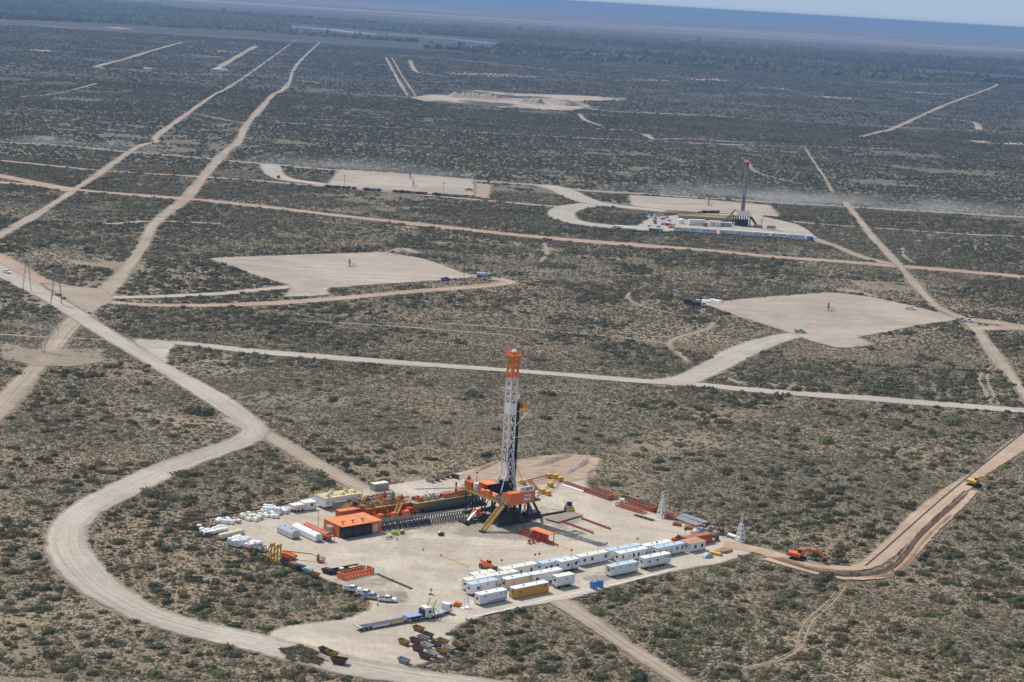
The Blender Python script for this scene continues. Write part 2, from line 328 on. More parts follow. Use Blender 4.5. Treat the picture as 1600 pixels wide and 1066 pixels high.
patch('bare_ground', [(100, 447), (165, 452), (180, 470), (140, 492), (115, 478), (60, 442)], M_dirt, margin=2.5)
patch('bare_ground', [(0, 535), (60, 548), (165, 545), (165, 566), (110, 575), (50, 572), (0, 562)], M_rut, margin=3, clear=False)
ribbon('gravel_road', [(412, 678), (450, 700), (490, 724), (530, 746), (580, 772), (610, 785)], 8.5, M_dirt)
ribbon('dirt_road', [(845, 925), (880, 945), (925, 973), (980, 1012), (1040, 1050), (1090, 1085)], 6.5, M_dirt)
patch('well_pad', [(528, 265), (640, 272), (742, 281), (745, 307), (640, 302), (508, 291)], M_padf, margin=5)
patch('bare_ground', [(742, 286), (770, 290), (765, 312), (740, 308)], M_pink, margin=4)
patch('well_pad', [(980, 305), (1100, 312), (1205, 321), (1222, 340), (1150, 335), (1050, 330), (985, 322)], M_padf, margin=5)
patch('well_pad', [(1015, 340), (1100, 334), (1180, 336), (1245, 351), (1262, 360), (1278, 373), (1130, 367), (1040, 362), (985, 360)], M_gravel, margin=3)
patch('well_pad', [(322, 404), (450, 399), (560, 396), (600, 394), (665, 405), (745, 434), (690, 439), (580, 446), (510, 452), (520, 462), (440, 466), (455, 448), (400, 432)], M_padf, margin=3.5)
patch('well_pad', [(1090, 474), (1180, 466), (1300, 457), (1370, 466), (1440, 482), (1505, 500), (1450, 507), (1375, 522), (1340, 528), (1370, 540), (1310, 546), (1265, 534), (1230, 520), (1160, 498)], M_padf, margin=3.5)
patch('well_pad', [(318, 826), (362, 812), (430, 798), (480, 778), (530, 768), (590, 762), (700, 744), (790, 722), (862, 716), (905, 722), (925, 752), (905, 758), (1000, 795), (1090, 826), (1150, 845), (1190, 862), (1140, 880), (1060, 893), (990, 910), (900, 935), (860, 945), (790, 955), (742, 968), (700, 985), (690, 1000), (735, 1015), (700, 1030), (640, 1045), (560, 1060), (480, 1045), (430, 1018), (400, 990), (470, 975), (560, 968), (590, 955), (540, 915), (500, 905), (440, 885), (380, 852)], M_pad, margin=2.2)
ZPAD = ZL[0] + .002
ribbon('gravel_road', [(-25, 410), (0, 424), (45, 448), (100, 480), (150, 512), (200, 542), (250, 573), (320, 614), (372, 648), (398, 672), (380, 690), (330, 708), (270, 730), (210, 758), (150, 788), (114, 816), (104, 842), (112, 870), (140, 905), (180, 935), (235, 963), (310, 985), (390, 1003), (470, 1024), (560, 1045), (660, 1062), (800, 1080)], 10.5, M_gravel)
patch('stained_ground', [(690, 800), (740, 790), (800, 795), (850, 790), (905, 800), (925, 812), (880, 838), (840, 852), (790, 848), (740, 845), (690, 838), (640, 842), (600, 848), (590, 838), (640, 822)], M_stain, margin=5)
patch('stained_ground', [(515, 905), (560, 900), (620, 905), (650, 925), (640, 945), (600, 950), (560, 930)], M_stain, margin=4)
patch('stained_ground', [(900, 905), (950, 885), (1010, 893), (990, 905), (920, 918)], M_stain, margin=3)
patch('bare_ground', [(715, 745), (770, 722), (825, 716), (860, 711), (920, 712), (945, 722), (930, 740), (915, 752), (880, 757), (820, 762), (740, 762)], M_fresh, margin=3.5)
patch('bare_ground', [(1440, 205)], M_fresh) if False else None
ribbon('spoil_strip', [(1195, 874), (1270, 896), (1318, 905), (1370, 904), (1402, 890), (1424, 868), (1441, 848), (1462, 826), (1490, 800), (1522, 768)], 3.0, M_trench, margin=1.6)
ribbon('dirt_road', [(1130, 853, 8), (1190, 862, 6), (1250, 879, 6), (1310, 889, 6), (1350, 886, 7.5), (1376, 871, 8), (1404, 846, 8), (1441, 808, 7.5), (1493, 768, 7.5), (1550, 727, 7.5), (1625, 672, 8)], 8, M_trench, margin=1.2)
patch('dirt_island', [(432, 1015), (470, 1008), (492, 1020), (520, 1035), (500, 1044), (450, 1035)], M_dirt, margin=2, clear=False)
PADS_NO = [np.array([lat(*p) for p in [(440, 1018), (470, 1010), (492, 1022), (505, 1035), (490, 1040), (450, 1034)]])]
for px, w_ in (([(455, 42), (500, 45), (565, 52), (590, 54)], 110), ([(600, 53), (700, 61), (770, 68)], 60)):
    ribbon('river', px, w_, M_water, margin=5)
#ROADS_END
# ------------------------------------------------------------------ vegetation
def inpoly(x, y, q):
    ins = np.zeros(len(x), bool); j = len(q) - 1
    for i in range(len(q)):
        c_ = ((q[i][1] > y) != (q[j][1] > y)) & (x < (q[j][0] - q[i][0]) * (y - q[i][1]) / (q[j][1] - q[i][1] + 1e-12) + q[i][0])
        ins ^= c_; j = i
    return ins
def free(x, y, pad=0.0):
    ok = np.ones(len(x), bool)
    for c, ws in ROADS:
        wm = ws.max() + pad; x0, y0 = c.min(0) - wm; x1, y1 = c.max(0) + wm
        s = np.where(ok & (x > x0) & (x < x1) & (y > y0) & (y < y1))[0]
        if not len(s): continue
        bad = np.zeros(len(s), bool); xs, ys = x[s], y[s]
        for a, b_, w_ in zip(c[:-1], c[1:], ws):
            d = b_ - a; L2 = d @ d + 1e-9
            near = (np.abs(xs - a[0]) < wm + math.sqrt(L2)) & (np.abs(ys - a[1]) < wm + math.sqrt(L2)) & ~bad
            if not near.any(): continue
            X, Y = xs[near] - a[0], ys[near] - a[1]
            t = np.clip((X * d[0] + Y * d[1]) / L2, 0, 1)
            bad[near] = (X - t * d[0]) ** 2 + (Y - t * d[1]) ** 2 < (w_ + pad) ** 2
        ok[s[bad]] = False
    for q in PADS:
        isl = np.zeros(len(x), bool)
        for z_ in PADS_NO: isl |= inpoly(x, y, z_)
        ok &= ~inpoly(x, y, q) | isl
    return ok
mb, nt, b = newmat("desert_shrub_foliage")
tn = attr(nt, 'tint')
fc = ramp(nt, tn, [(0, (.088, .09, .048)), (.3, (.138, .129, .074)), (.55, (.195, .172, .112)), (.75, (.28, .235, .165)), (.9, (.135, .15, .062)), (1, (.165, .19, .075))])
nt.links.new(fc, b.inputs['Base Color']); b.inputs['Roughness'].default_value = .9; b.inputs['Specular IOR Level'].default_value = .12
tl = _n(nt, 'ShaderNodeBsdfTranslucent'); nt.links.new(fc, tl.inputs[0]); ms = _n(nt, 'ShaderNodeMixShader'); ms.inputs[0].default_value = .4
nt.links.new(b.outputs[0], ms.inputs[1]); nt.links.new(tl.outputs[0], ms.inputs[2]); nt.links.new(ms.outputs[0], nt.nodes['Material Output'].inputs[0])
M_BUSH = mb
def bush_template(core, leaf, seed, lsize=.34, flat=.5):
    r = np.random.default_rng(seed); T = []
    if core:
        ring = [(math.cos(a) * .72 * r.uniform(.8, 1.15), math.sin(a) * .72 * r.uniform(.8, 1.15), 0) for a in np.linspace(0, 2 * math.pi, core, endpoint=False)]
        top = [(p[0] * .55, p[1] * .55, flat * r.uniform(.75, 1.0)) for p in ring]
        for i in range(core):
            j = (i + 1) % core; T += [[ring[i], ring[j], top[j]], [ring[i], top[j], top[i]], [top[i], top[j], (0, 0, flat)]]
    for _ in range(leaf):
        th = r.uniform(0, 2 * math.pi); u = r.uniform(0, 1) ** .6; ph = math.acos(r.uniform(0, 1))
        c = np.array([math.sin(ph) * math.cos(th) * u, math.sin(ph) * math.sin(th) * u, math.cos(ph) * flat * 1.05 * (.6 + .4 * u) + .03])
        a = r.normal(size=3); a /= np.linalg.norm(a); b_ = np.cross(a, r.normal(size=3)); b_ /= np.linalg.norm(b_)
        s = lsize * r.uniform(.6, 1.3); tri = np.array([c - a * s * .5 - b_ * s * .3, c + a * s * .5 - b_ * s * .3, c + b_ * s * .6]); tri[:, 2] = np.maximum(tri[:, 2], 0.0)
        T.append(tri.tolist())
    return np.array(T)
def scatter_tris(x, y, r, hscale, tint, temps, z0=0.0):
    out = []; ti = []
    which = rng.integers(0, len(temps), len(x)); ang = rng.uniform(0, 2 * math.pi, len(x)); asp = rng.uniform(.75, 1.35, len(x))
    for k, T in enumerate(temps):
        s = np.where(which == k)[0]
        if not len(s): continue
        ca, sa = np.cos(ang[s])[:, None, None], np.sin(ang[s])[:, None, None]; rr = r[s][:, None, None]
        X = T[None, :, :, 0] * rr * asp[s][:, None, None]; Y = T[None, :, :, 1] * rr / asp[s][:, None, None]
        V = np.stack([X * ca - Y * sa + x[s][:, None, None], X * sa + Y * ca + y[s][:, None, None], T[None, :, :, 2] * (r[s] * hscale[s])[:, None, None] + z0 + 0 * X], -1)
        out.append(V.reshape(-1, 3, 3)); ti.append((tint[s][:, None] + rng.normal(0, .05, (len(s), len(T)))).clip(0, 1).reshape(-1))
    return np.concatenate(out), np.concatenate(ti)
def wedge(n, y0, y1, spread=.31):
    yy = np.sqrt(rng.uniform(y0 ** 2, y1 ** 2, n)); return rng.uniform(-1, 1, n) * yy * spread + 0 * yy, yy
def scrub(y0, y1, area_per, rmin, rmax, temps, power, thr, hs=(.8, 1.2), z0=0.0, pad=0.3, seed=1, tb=.30):
    area = .31 * (y1 ** 2 - y0 ** 2); n = int(area / area_per)
    x, y = wedge(n, y0, y1)
    d = .5 * vnoise(x, y, 26, seed) + .25 * vnoise(x, y, 9, seed + 1) + .6 * vnoise(x, y, 120, seed + 2) - .18
    keep = (d + rng.normal(0, .06, n) > thr); x, y, d = x[keep], y[keep], d[keep]
    r = rmin + (rmax - rmin) * rng.uniform(0, 1, len(x)) ** power
    k = free(x, y, pad); x, y, r, d = x[k], y[k], r[k], d[k]
    tint = (tb + .5 * (vnoise(x, y, 60, seed + 5) - .5) + .25 * rng.normal(0, .5, len(x))).clip(0, .8)
    g = rng.uniform(0, 1, len(x)) < .06; tint[g] = rng.uniform(.85, 1, g.sum())
    return scatter_tris(x, y, r, rng.uniform(hs[0], hs[1], len(x)), tint, temps, z0)
T_hi = [bush_template(7, 46, s, .34, .42) for s in range(4)]
T_mid = [bush_template(6, 16, s, .5, .42) for s in range(4)]
T_lo = [bush_template(5, 6, s, .6, .4) for s in range(4)]
T_far = [bush_template(4, 2, s, .8, .4) for s in range(4)]
T_tuft = [bush_template(0, 9, s, .8, .4) for s in range(4)]
T_tuf2 = [bush_template(0, 5, s, 1.1, .4) for s in range(4)]
NAMED = []
BUSHPOS = []
BPX = """59,953,42 58,921,40 65,893,24 20,897,40 57,873,30 30,835,40 70,849,20 143,849,18 10,955,40 18,985,26 44,933,18 135,966,24 125,998,26 180,1011,16 110,1032,28 73,1021,14 75,990,26 235,891,26 193,846,18 252,930,24 272,906,16 305,906,22 320,960,28 295,955,22 228,936,24 355,897,22 375,960,30 215,990,16 340,1055,50 290,1020,16 97,888,12
438,900,36 415,936,20 539,955,32 487,945,30 455,1020,30 482,1018,24 478,1034,30 680,972,28 700,972,22 718,967,36 740,962,30 762,957,28 782,952,28 812,946,34 735,1037,36 765,1018,16 660,1053,50 625,1058,30
958,930,50 932,958,38 930,938,26 1002,985,34 1029,940,24 1027,957,22 1110,884,46 1124,897,36 1140,874,22 1145,920,30 1110,915,24 1076,1005,28 933,1015,44 905,1022,28 1000,1060,50 1160,893,20 1190,1057,40
1228,932,54 1288,905,46 1263,820,30 1225,812,24 1478,1025,26 1300,985,40 1240,985,16 1470,940,44 1520,960,40 1545,915,36 1500,810,30 1575,838,44 1555,900,20 1590,935,20 1510,1050,30 1530,1062,26
1488,662,50 1390,663,26 1243,675,24 1290,690,50 1345,682,24 1253,702,26 1380,707,26 1290,725,30 1348,718,26 1410,762,36 1215,760,26 1352,770,26 1382,795,24 1430,750,24 1440,672,24 1580,665,16 1573,732,16
990,634,36 949,692,30 1074,656,38 1125,662,24 1165,672,20 1039,736,30 1130,737,36 1135,783,24 995,714,24 858,618,30 845,565,30 905,675,24 1060,698,30 1210,615,22 1095,708,14
521,627,26 451,660,28 508,663,30 517,694,36 663,602,28 470,720,36 490,747,54 692,697,22 672,720,24 645,740,30 600,742,22 740,620,36 556,635,18 618,727,18 420,650,20
315,648,52 298,668,24 172,654,20 125,655,14 200,727,26 245,774,50 272,780,36 300,744,46 193,750,18 58,788,36 22,585,40 140,588,34 175,575,30 120,620,22 50,606,22 78,618,22 55,655,20 100,660,26 22,702,24 265,985,0"""
def lobes(seed):
    r = np.random.default_rng(seed); parts = []
    for k in range(3):
        T = bush_template(8, 60, seed * 7 + k, .22, .42) * r.uniform(.5, .78)
        o_ = np.array([r.uniform(-.45, .45), r.uniform(-.4, .4), 0]) if k else np.zeros(3)
        parts.append(T + o_)
    return np.concatenate(parts)
T_big = [lobes(s) for s in range(5)]
blist = []
for t in BPX.split():
    a, b_, w_ = map(float, t.split(','))
    if w_ and (free(np.array([P(a, b_).x]), np.array([P(a, b_).y]))[0] or (430 < a < 510 and b_ > 1000)): p = P(a, b_ - 1); blist.append((p.x, p.y, w_ / 2 / (FPX / p.length) * .93))
k0 = len(blist); xx, yy = wedge(4000, 440, 760, .285)
r_ = 1.7 + 1.3 * rng.uniform(0, 1, 4000) ** 2; ok = free(xx, yy, 2.2) & (vnoise(xx, yy, 40, 77) > .45)
xx, yy, r_ = xx[ok], yy[ok], r_[ok]
for a, b_, c_ in zip(xx, yy, r_):
    if len(blist) >= 300: break
    if all((a - q[0]) ** 2 + (b_ - q[1]) ** 2 > (c_ + q[2] + 1.5) ** 2 for q in blist): blist.append((float(a), float(b_), float(c_)))
LM = [("the gravel bend", lat(100, 850)), ("the parked pickups", lat(575, 935)), ("the white bag stacks", lat(380, 815)), ("the white cabins", lat(900, 890)), ("the orange excavator", lat(1258, 876)), ("the yellow excavator", lat(1528, 762)),
      ("the corner lattice tower", lat(1157, 846)), ("the drilling mast", lat(788, 790)), ("the red pipe racks", lat(960, 785)), ("the rusty skip bins", lat(670, 1015)), ("the narrow exit track", lat(1000, 1030)), ("the upper road fork", lat(400, 672)),
      ("the straight gravel road", lat(900, 588)), ("the bottom left corner", lat(60, 1050)), ("the bottom right corner", lat(1500, 1050)), ("the pale V pylon", lat(67, 549)), ("the dug trench", lat(1450, 850)), ("the low bed truck", lat(610, 980))]
for i, (a, b_, c_) in enumerate(blist):
    q = min(LM, key=lambda L_: (L_[1][0] - a) ** 2 + (L_[1][1] - b_) ** 2)
    dx, dy = a - q[1][0], b_ - q[1][1]
    side = ("right of" if dx > 0 else "left of") if abs(dx) > abs(dy) * .45 else ("beyond" if dy > 0 else "in front of")
    hue = rng.uniform(0, .55) if rng.uniform() < .72 else rng.uniform(.86, 1)
    tn_ = "fresh green" if hue > .8 else ("grey brown" if hue > .4 else ("grey green" if hue > .18 else "dark olive"))
    sz = "broad" if c_ > 3.4 else ("mid sized" if c_ > 2.3 else "small")
    Vb, Tb = scatter_tris(np.array([0.]), np.array([0.]), np.array([c_ * 1.28]), np.array([rng.uniform(.8, 1.05)]), np.array([hue]), [T_big[i % 5]])
    o = tri_obj("desert_bush", Vb, [M_BUSH], Tb); o.location = (a, b_, .12)
    dd = math.hypot(dx, dy); ds = "close by" if dd < 30 else ("slightly" if dd < 70 else "well")
    o['label'] = f"{sz} {tn_} bush {ds} {side} {q[0]}" if ds != "close by" else f"{sz} {tn_} bush just {side} {q[0]}"
    o['category'] = 'bush'; o['group'] = 'bushes scattered on the plain round the well site'
    BUSHPOS.append((a, b_, c_))
#BUSHES_BEGIN
sets = [scrub(430, 820, 19, .8, 2.8, T_hi, 2.2, .50), scrub(430, 950, .85, .28, .72, T_tuft, 1.6, .24, seed=20, tb=.64, hs=(.6, .9)), scrub(430, 900, 7, .6, 1.6, T_mid, 1.5, .38, seed=33, tb=.55, hs=(.6, .9)),
        scrub(820, 1700, 12, 1.0, 3.3, T_mid, 2.2, .43, tb=.42), scrub(950, 1700, 3.2, .5, 1.3, T_tuf2, 1.3, .27, seed=20, tb=.55, hs=(.6, .9)),
        scrub(1700, 3000, 16, 1.2, 3.0, T_far, 1.3, .27, tb=.22), scrub(3000, 5600, 75, 1.8, 3.8, T_far, 1.3, .3, tb=.12)]  # far sets tinted darker for the self shadow their flat meshes lack
# a patch of fresh green grass below the trench
gx, gy = rng.normal(0, 1, 900), rng.normal(0, 1, 900); gc = [P(1095, 985), P(1060, 1012), P(1130, 968)]
gx = np.concatenate([c_.x + gx[k::3] * (7, 3, 5)[k] for k, c_ in enumerate(gc)]); gy = np.concatenate([c_.y + gy[k::3] * (6, 6, 4)[k] for k, c_ in enumerate(gc)])
sets.append(scatter_tris(gx, gy, rng.uniform(.25, .8, len(gx)), rng.uniform(.5, .9, len(gx)), rng.uniform(.93, 1, len(gx)), T_tuft))
# the little scrub island in the gravel
ix, iy = rng.uniform(0, 1, 260), rng.uniform(0, 1, 260); qi = [P(432 + 78 * a, 1009 + 32 * b_) for a, b_ in zip(ix, iy)]; ix = np.array([q.x for q in qi]); iy = np.array([q.y for q in qi]); k = inpoly(ix, iy, PADS_NO[0])
sets.append(scatter_tris(ix[k], iy[k], rng.uniform(.4, 1.6, k.sum()), rng.uniform(.8, 1.1, k.sum()), rng.uniform(.2, .7, k.sum()), T_hi, .3))
V = np.concatenate([s[0] for s in sets]); Tn = np.concatenate([s[1] for s in sets])
print("scrub tris", len(V))
o = tri_obj("desert_scrub", V, [M_BUSH], Tn); o['kind'] = 'stuff'; o['label'] = 'low grey green desert scrub covering the plain around the roads and pads'; o['category'] = 'scrub'
# woods along the river
def band(px): return np.array([lat(*p) for p in px])
woods = band([(-60, 26), (0, 30), (200, 38), (400, 53), (600, 70), (800, 88), (1000, 99), (1200, 113), (1400, 125), (1660, 135), (1660, 100), (1600, 97), (1400, 86), (1200, 74), (1000, 62), (800, 48), (600, 38), (400, 24), (200, 8), (0, -10), (-60, -14)])
n = 60000; x, y = wedge(n, 5000, 12500, .33)
k = inpoly(x, y, woods); x, y = x[k], y[k]
u = y / 1000 + 2 * vnoise(x, y, 1500, 9)
bandn = vnoise(x, y * 2.2, 900, 11) * .6 + vnoise(x, y * 2, 260, 12) * .4
gap = band([(450, 36), (600, 49), (780, 62), (780, 76), (600, 62), (450, 52)]); k0_ = ~inpoly(x, y, gap); x, y, bandn = x[k0_], y[k0_], bandn[k0_]
fr = np.clip((y - 5300) / 2200, 0, 1); k = bandn > .52 - .24 * fr; x, y, bandn = x[k], y[k], bandn[k]
gr = vnoise(x, y * 3, 1100, 14)
tint = np.where(gr > .5, .97, .0) + rng.normal(0, .015, len(x)); r = rng.uniform(9, 22, len(x))
Vw, Tw = scatter_tris(x, y, r, rng.uniform(1.1, 2.0, len(x)), tint.clip(0, 1), T_far)
o = tri_obj("river_woods", Vw, [M_BUSH], Tw); o['kind'] = 'stuff'; o['label'] = 'far belt of dark and fresh green trees along the river'; o['category'] = 'woods'
#BUSHES_END
# ------------------------------------------------------------------ object helpers
YA = R(40)
class MB:
    def __init__(s): s.v = []; s.f = []
    def add(s, vs, fs):
        n = len(s.v); s.v += [tuple(v) for v in vs]; s.f += [tuple(i + n for i in f) for f in fs]; return s
    def box(s, x0, x1, y0, y1, z0, z1):
        return s.add([(x0, y0, z0), (x1, y0, z0), (x1, y1, z0), (x0, y1, z0), (x0, y0, z1), (x1, y0, z1), (x1, y1, z1), (x0, y1, z1)],
                     [(3, 2, 1, 0), (4, 5, 6, 7), (0, 1, 5, 4), (1, 2, 6, 5), (2, 3, 7, 6), (3, 0, 4, 7)])
    def beam(s, a, b, w, h=None):
        a, b = Vector(a), Vector(b); h = h or w; d = (b - a); L = d.length
        if L < 1e-6: return s
        d /= L; u = Vector((0, 0, 1)) if abs(d.z) < .9 else Vector((1, 0, 0)); x = d.cross(u).normalized(); y = x.cross(d)
        vs = [p + x * (i * w / 2) + y * (j * h / 2) for p in (a, b) for i, j in ((-1, -1), (1, -1), (1, 1), (-1, 1))]
        return s.add(vs, [(0, 1, 2, 3), (7, 6, 5, 4), (0, 4, 5, 1), (1, 5, 6, 2), (2, 6, 7, 3), (3, 7, 4, 0)])
    def cyl(s, a, b, r, n=10, r2=None):
        a, b = Vector(a), Vector(b); r2 = r if r2 is None else r2; d = (b - a).normalized()
        u = Vector((0, 0, 1)) if abs(d.z) < .9 else Vector((1, 0, 0)); x = d.cross(u).normalized(); y = x.cross(d)
        vs = []
        for p, q in ((a, r), (b, r2)):
            for k in range(n):
                t = 2 * math.pi * k / n; vs.append(p + x * (q * math.cos(t)) + y * (q * math.sin(t)))
        return s.add(vs, [(k, (k + 1) % n, n + (k + 1) % n, n + k) for k in range(n)] + [tuple(range(n - 1, -1, -1)), tuple(range(n, 2 * n))])
    def prism(s, prof, y0, y1, ax='y'):
        """profile of (x, z) points (counter clockwise), extruded along y"""
        n = len(prof)
        if ax == 'y': vs = [(x, y0, z) for x, z in prof] + [(x, y1, z) for x, z in prof]
        else: vs = [(y0, x, z) for x, z in prof] + [(y1, x, z) for x, z in prof]
        return s.add(vs, [(k, (k + 1) % n, n + (k + 1) % n, n + k) for k in range(n)] + [tuple(range(n - 1, -1, -1)), tuple(range(n, 2 * n))])
    def rail(s, pts, h=1.05, r=.07, step=2.0, mid=True):
        for a, b in zip(pts[:-1], pts[1:]):
            a, b = Vector(a), Vector(b); up = Vector((0, 0, 1))
            s.beam(a + up * h, b + up * h, r)
            if mid: s.beam(a + up * h * .5, b + up * h * .5, r * .8)
            n = max(1, int((b - a).length / step))
            for k in range(n + 1): p = a + (b - a) * (k / n); s.beam(p, p + up * h, r)
        return s
    def build(s, name, mat, parent=None, label=None):
        me = bpy.data.meshes.new(name); me.from_pydata(s.v, [], s.f); me.update()
        import bmesh
        bm = bmesh.new(); bm.from_mesh(me); bmesh.ops.recalc_face_normals(bm, faces=bm.faces); bm.to_mesh(me); bm.free()
        if mat: me.materials.append(mat)
        o = bpy.data.objects.new(name, me); COL.objects.link(o)
        if parent: o.parent = parent
        if label: o['label'] = label
        return o
def T(name, label, cat, loc, yaw=0.0, group=None):
    o = bpy.data.objects.new(name, None); COL.objects.link(o); o.empty_display_size = .5
    o.location = (loc[0], loc[1], loc[2] if len(loc) > 2 else 0.0); o.rotation_euler = (0, 0, yaw)
    o['label'] = label; o['category'] = cat
    if group: o['group'] = group
    return o
def one(o, label, cat, group=None):
    o['label'] = label; o['category'] = cat
    if group: o['group'] = group
    return o
def copy_tree(o, parent=None):
    c = o.copy(); COL.objects.link(c)
    if parent: c.parent = parent
    for ch in list(o.children): copy_tree(ch, c)
    return c
ZP = ZPAD                     # top of the pad surfacing
def base(px, py, z=0.0):
    p = P(px, py, z); return (p.x, p.y, z)
def two(p1, p2, yaw=None):
    a, b = P(*p1, ZP), P(*p2, ZP); d = b - a
    y = math.atan2(d.y, d.x) if yaw is None else yaw
    return (a.x, a.y, ZP), y, max(.5, d.x * math.cos(y) + d.y * math.sin(y))
W_ = lambda: paint('white_painted_panel', (.80, .81, .82), .45, var=.06)
def pt(n):
    tab = {'white': ((.80, .81, .82), .45, 0, .05, 0), 'roofblue': ((.50, .63, .74), .4, 0, .06, 0), 'roofcream': ((.78, .76, .66), .5, 0, .06, 0), 'roofrust': ((.50, .27, .17), .7, 0, .15, .25), 'cream': ((.70, .68, .58), .5, 0, .08, 0),
           'orange': ((.68, .165, .035), .45, 0, .08, .06), 'orange_roof': ((.74, .235, .075), .5, 0, .08, .04), 'redorange': ((.46, .09, .03), .55, 0, .12, .15), 'rustred': ((.42, .12, .06), .7, 0, .15, .3), 'yellow': ((.52, .32, .06), .5, 0, .1, .1), 'yellowb': ((.72, .46, .06), .5, 0, .1, .05), 'mustard': ((.66, .32, .03), .5, 0, .05, 0),
           'dark': ((.03, .034, .04), .5, 0, .2, 0), 'darkgrey': ((.075, .085, .095), .55, 0, .15, .05), 'black': ((.012, .013, .016), .45, 0, .1, 0), 'glass': ((.02, .03, .045), .12, 0, .02, 0), 'tyre': ((.02, .02, .02), .85, 0, .1, 0), 'steel': ((.45, .47, .49), .45, .5, .1, .05), 'galv': ((.50, .53, .56), .4, .3, .08, 0),
           'silver': ((.48, .51, .56), .35, .35, .08, 0), 'mast': ((.82, .83, .82), .5, 0, .1, .08), 'brown': ((.10, .06, .045), .8, 0, .25, .5), 'skipyellow': ((.36, .21, .055), .7, 0, .2, .6), 'skipwhite': ((.42, .41, .39), .6, 0, .15, .15), 'skiporange': ((.30, .13, .055), .7, 0, .2, .45), 'skipgrey': ((.30, .31, .32), .6, 0, .2, .2), 'teal': ((.28, .50, .46), .6, 0, .1, .1),
           'blue': ((.04, .20, .55), .45, 0, .1, 0), 'deckblue': ((.28, .36, .60), .45, 0, .08, 0), 'bag': ((.78, .79, .80), .7, 0, .06, 0), 'bagtan': ((.46, .38, .30), .8, 0, .12, 0), 'drum': ((.66, .60, .38), .6, 0, .1, 0), 'pallet': ((.34, .25, .15), .85, 0, .2, 0), 'lime': ((.42, .50, .05), .7, 0, .1, 0), 'greenarm': ((.35, .48, .15), .5, 0, .1, 0), 'greygreen': ((.30, .33, .29), .6, 0, .1, .1),
           'soilred': ((.40, .23, .15), .95, 0, .25, 0), 'soilgrey': ((.34, .27, .22), .95, 0, .25, 0), 'pipe': ((.20, .17, .14), .7, .2, .25, .3), 'conc': ((.50, .47, .42), .9, 0, .1, 0), 'mat': ((.38, .40, .34), .9, 0, .1, 0), 'red': ((.45, .03, .02), .5, 0, .1, .05), 'stripe': ((.05, .08, .35), .5, 0, .05, 0), 'wood': ((.30, .19, .10), .8, 0, .2, 0), 'tarp': ((.40, .47, .50), .6, 0, .1, 0)}
    c, r, me_, v_, ru = tab[n]
    return paint(n + '_finish', c, r, me_, v_, rust=ru)
def wheel(parent, x, y, r=.45, w=.28, rim=True):
    t = MB().cyl((x, y - w / 2, r), (x, y + w / 2, r), r, 14).build('wheel', pt('tyre'), parent)
    if rim: MB().cyl((x, y - w / 2 - .02, r), (x, y + w / 2 + .02, r), r * .5, 10).build('rim', pt('steel'), t)
    return t
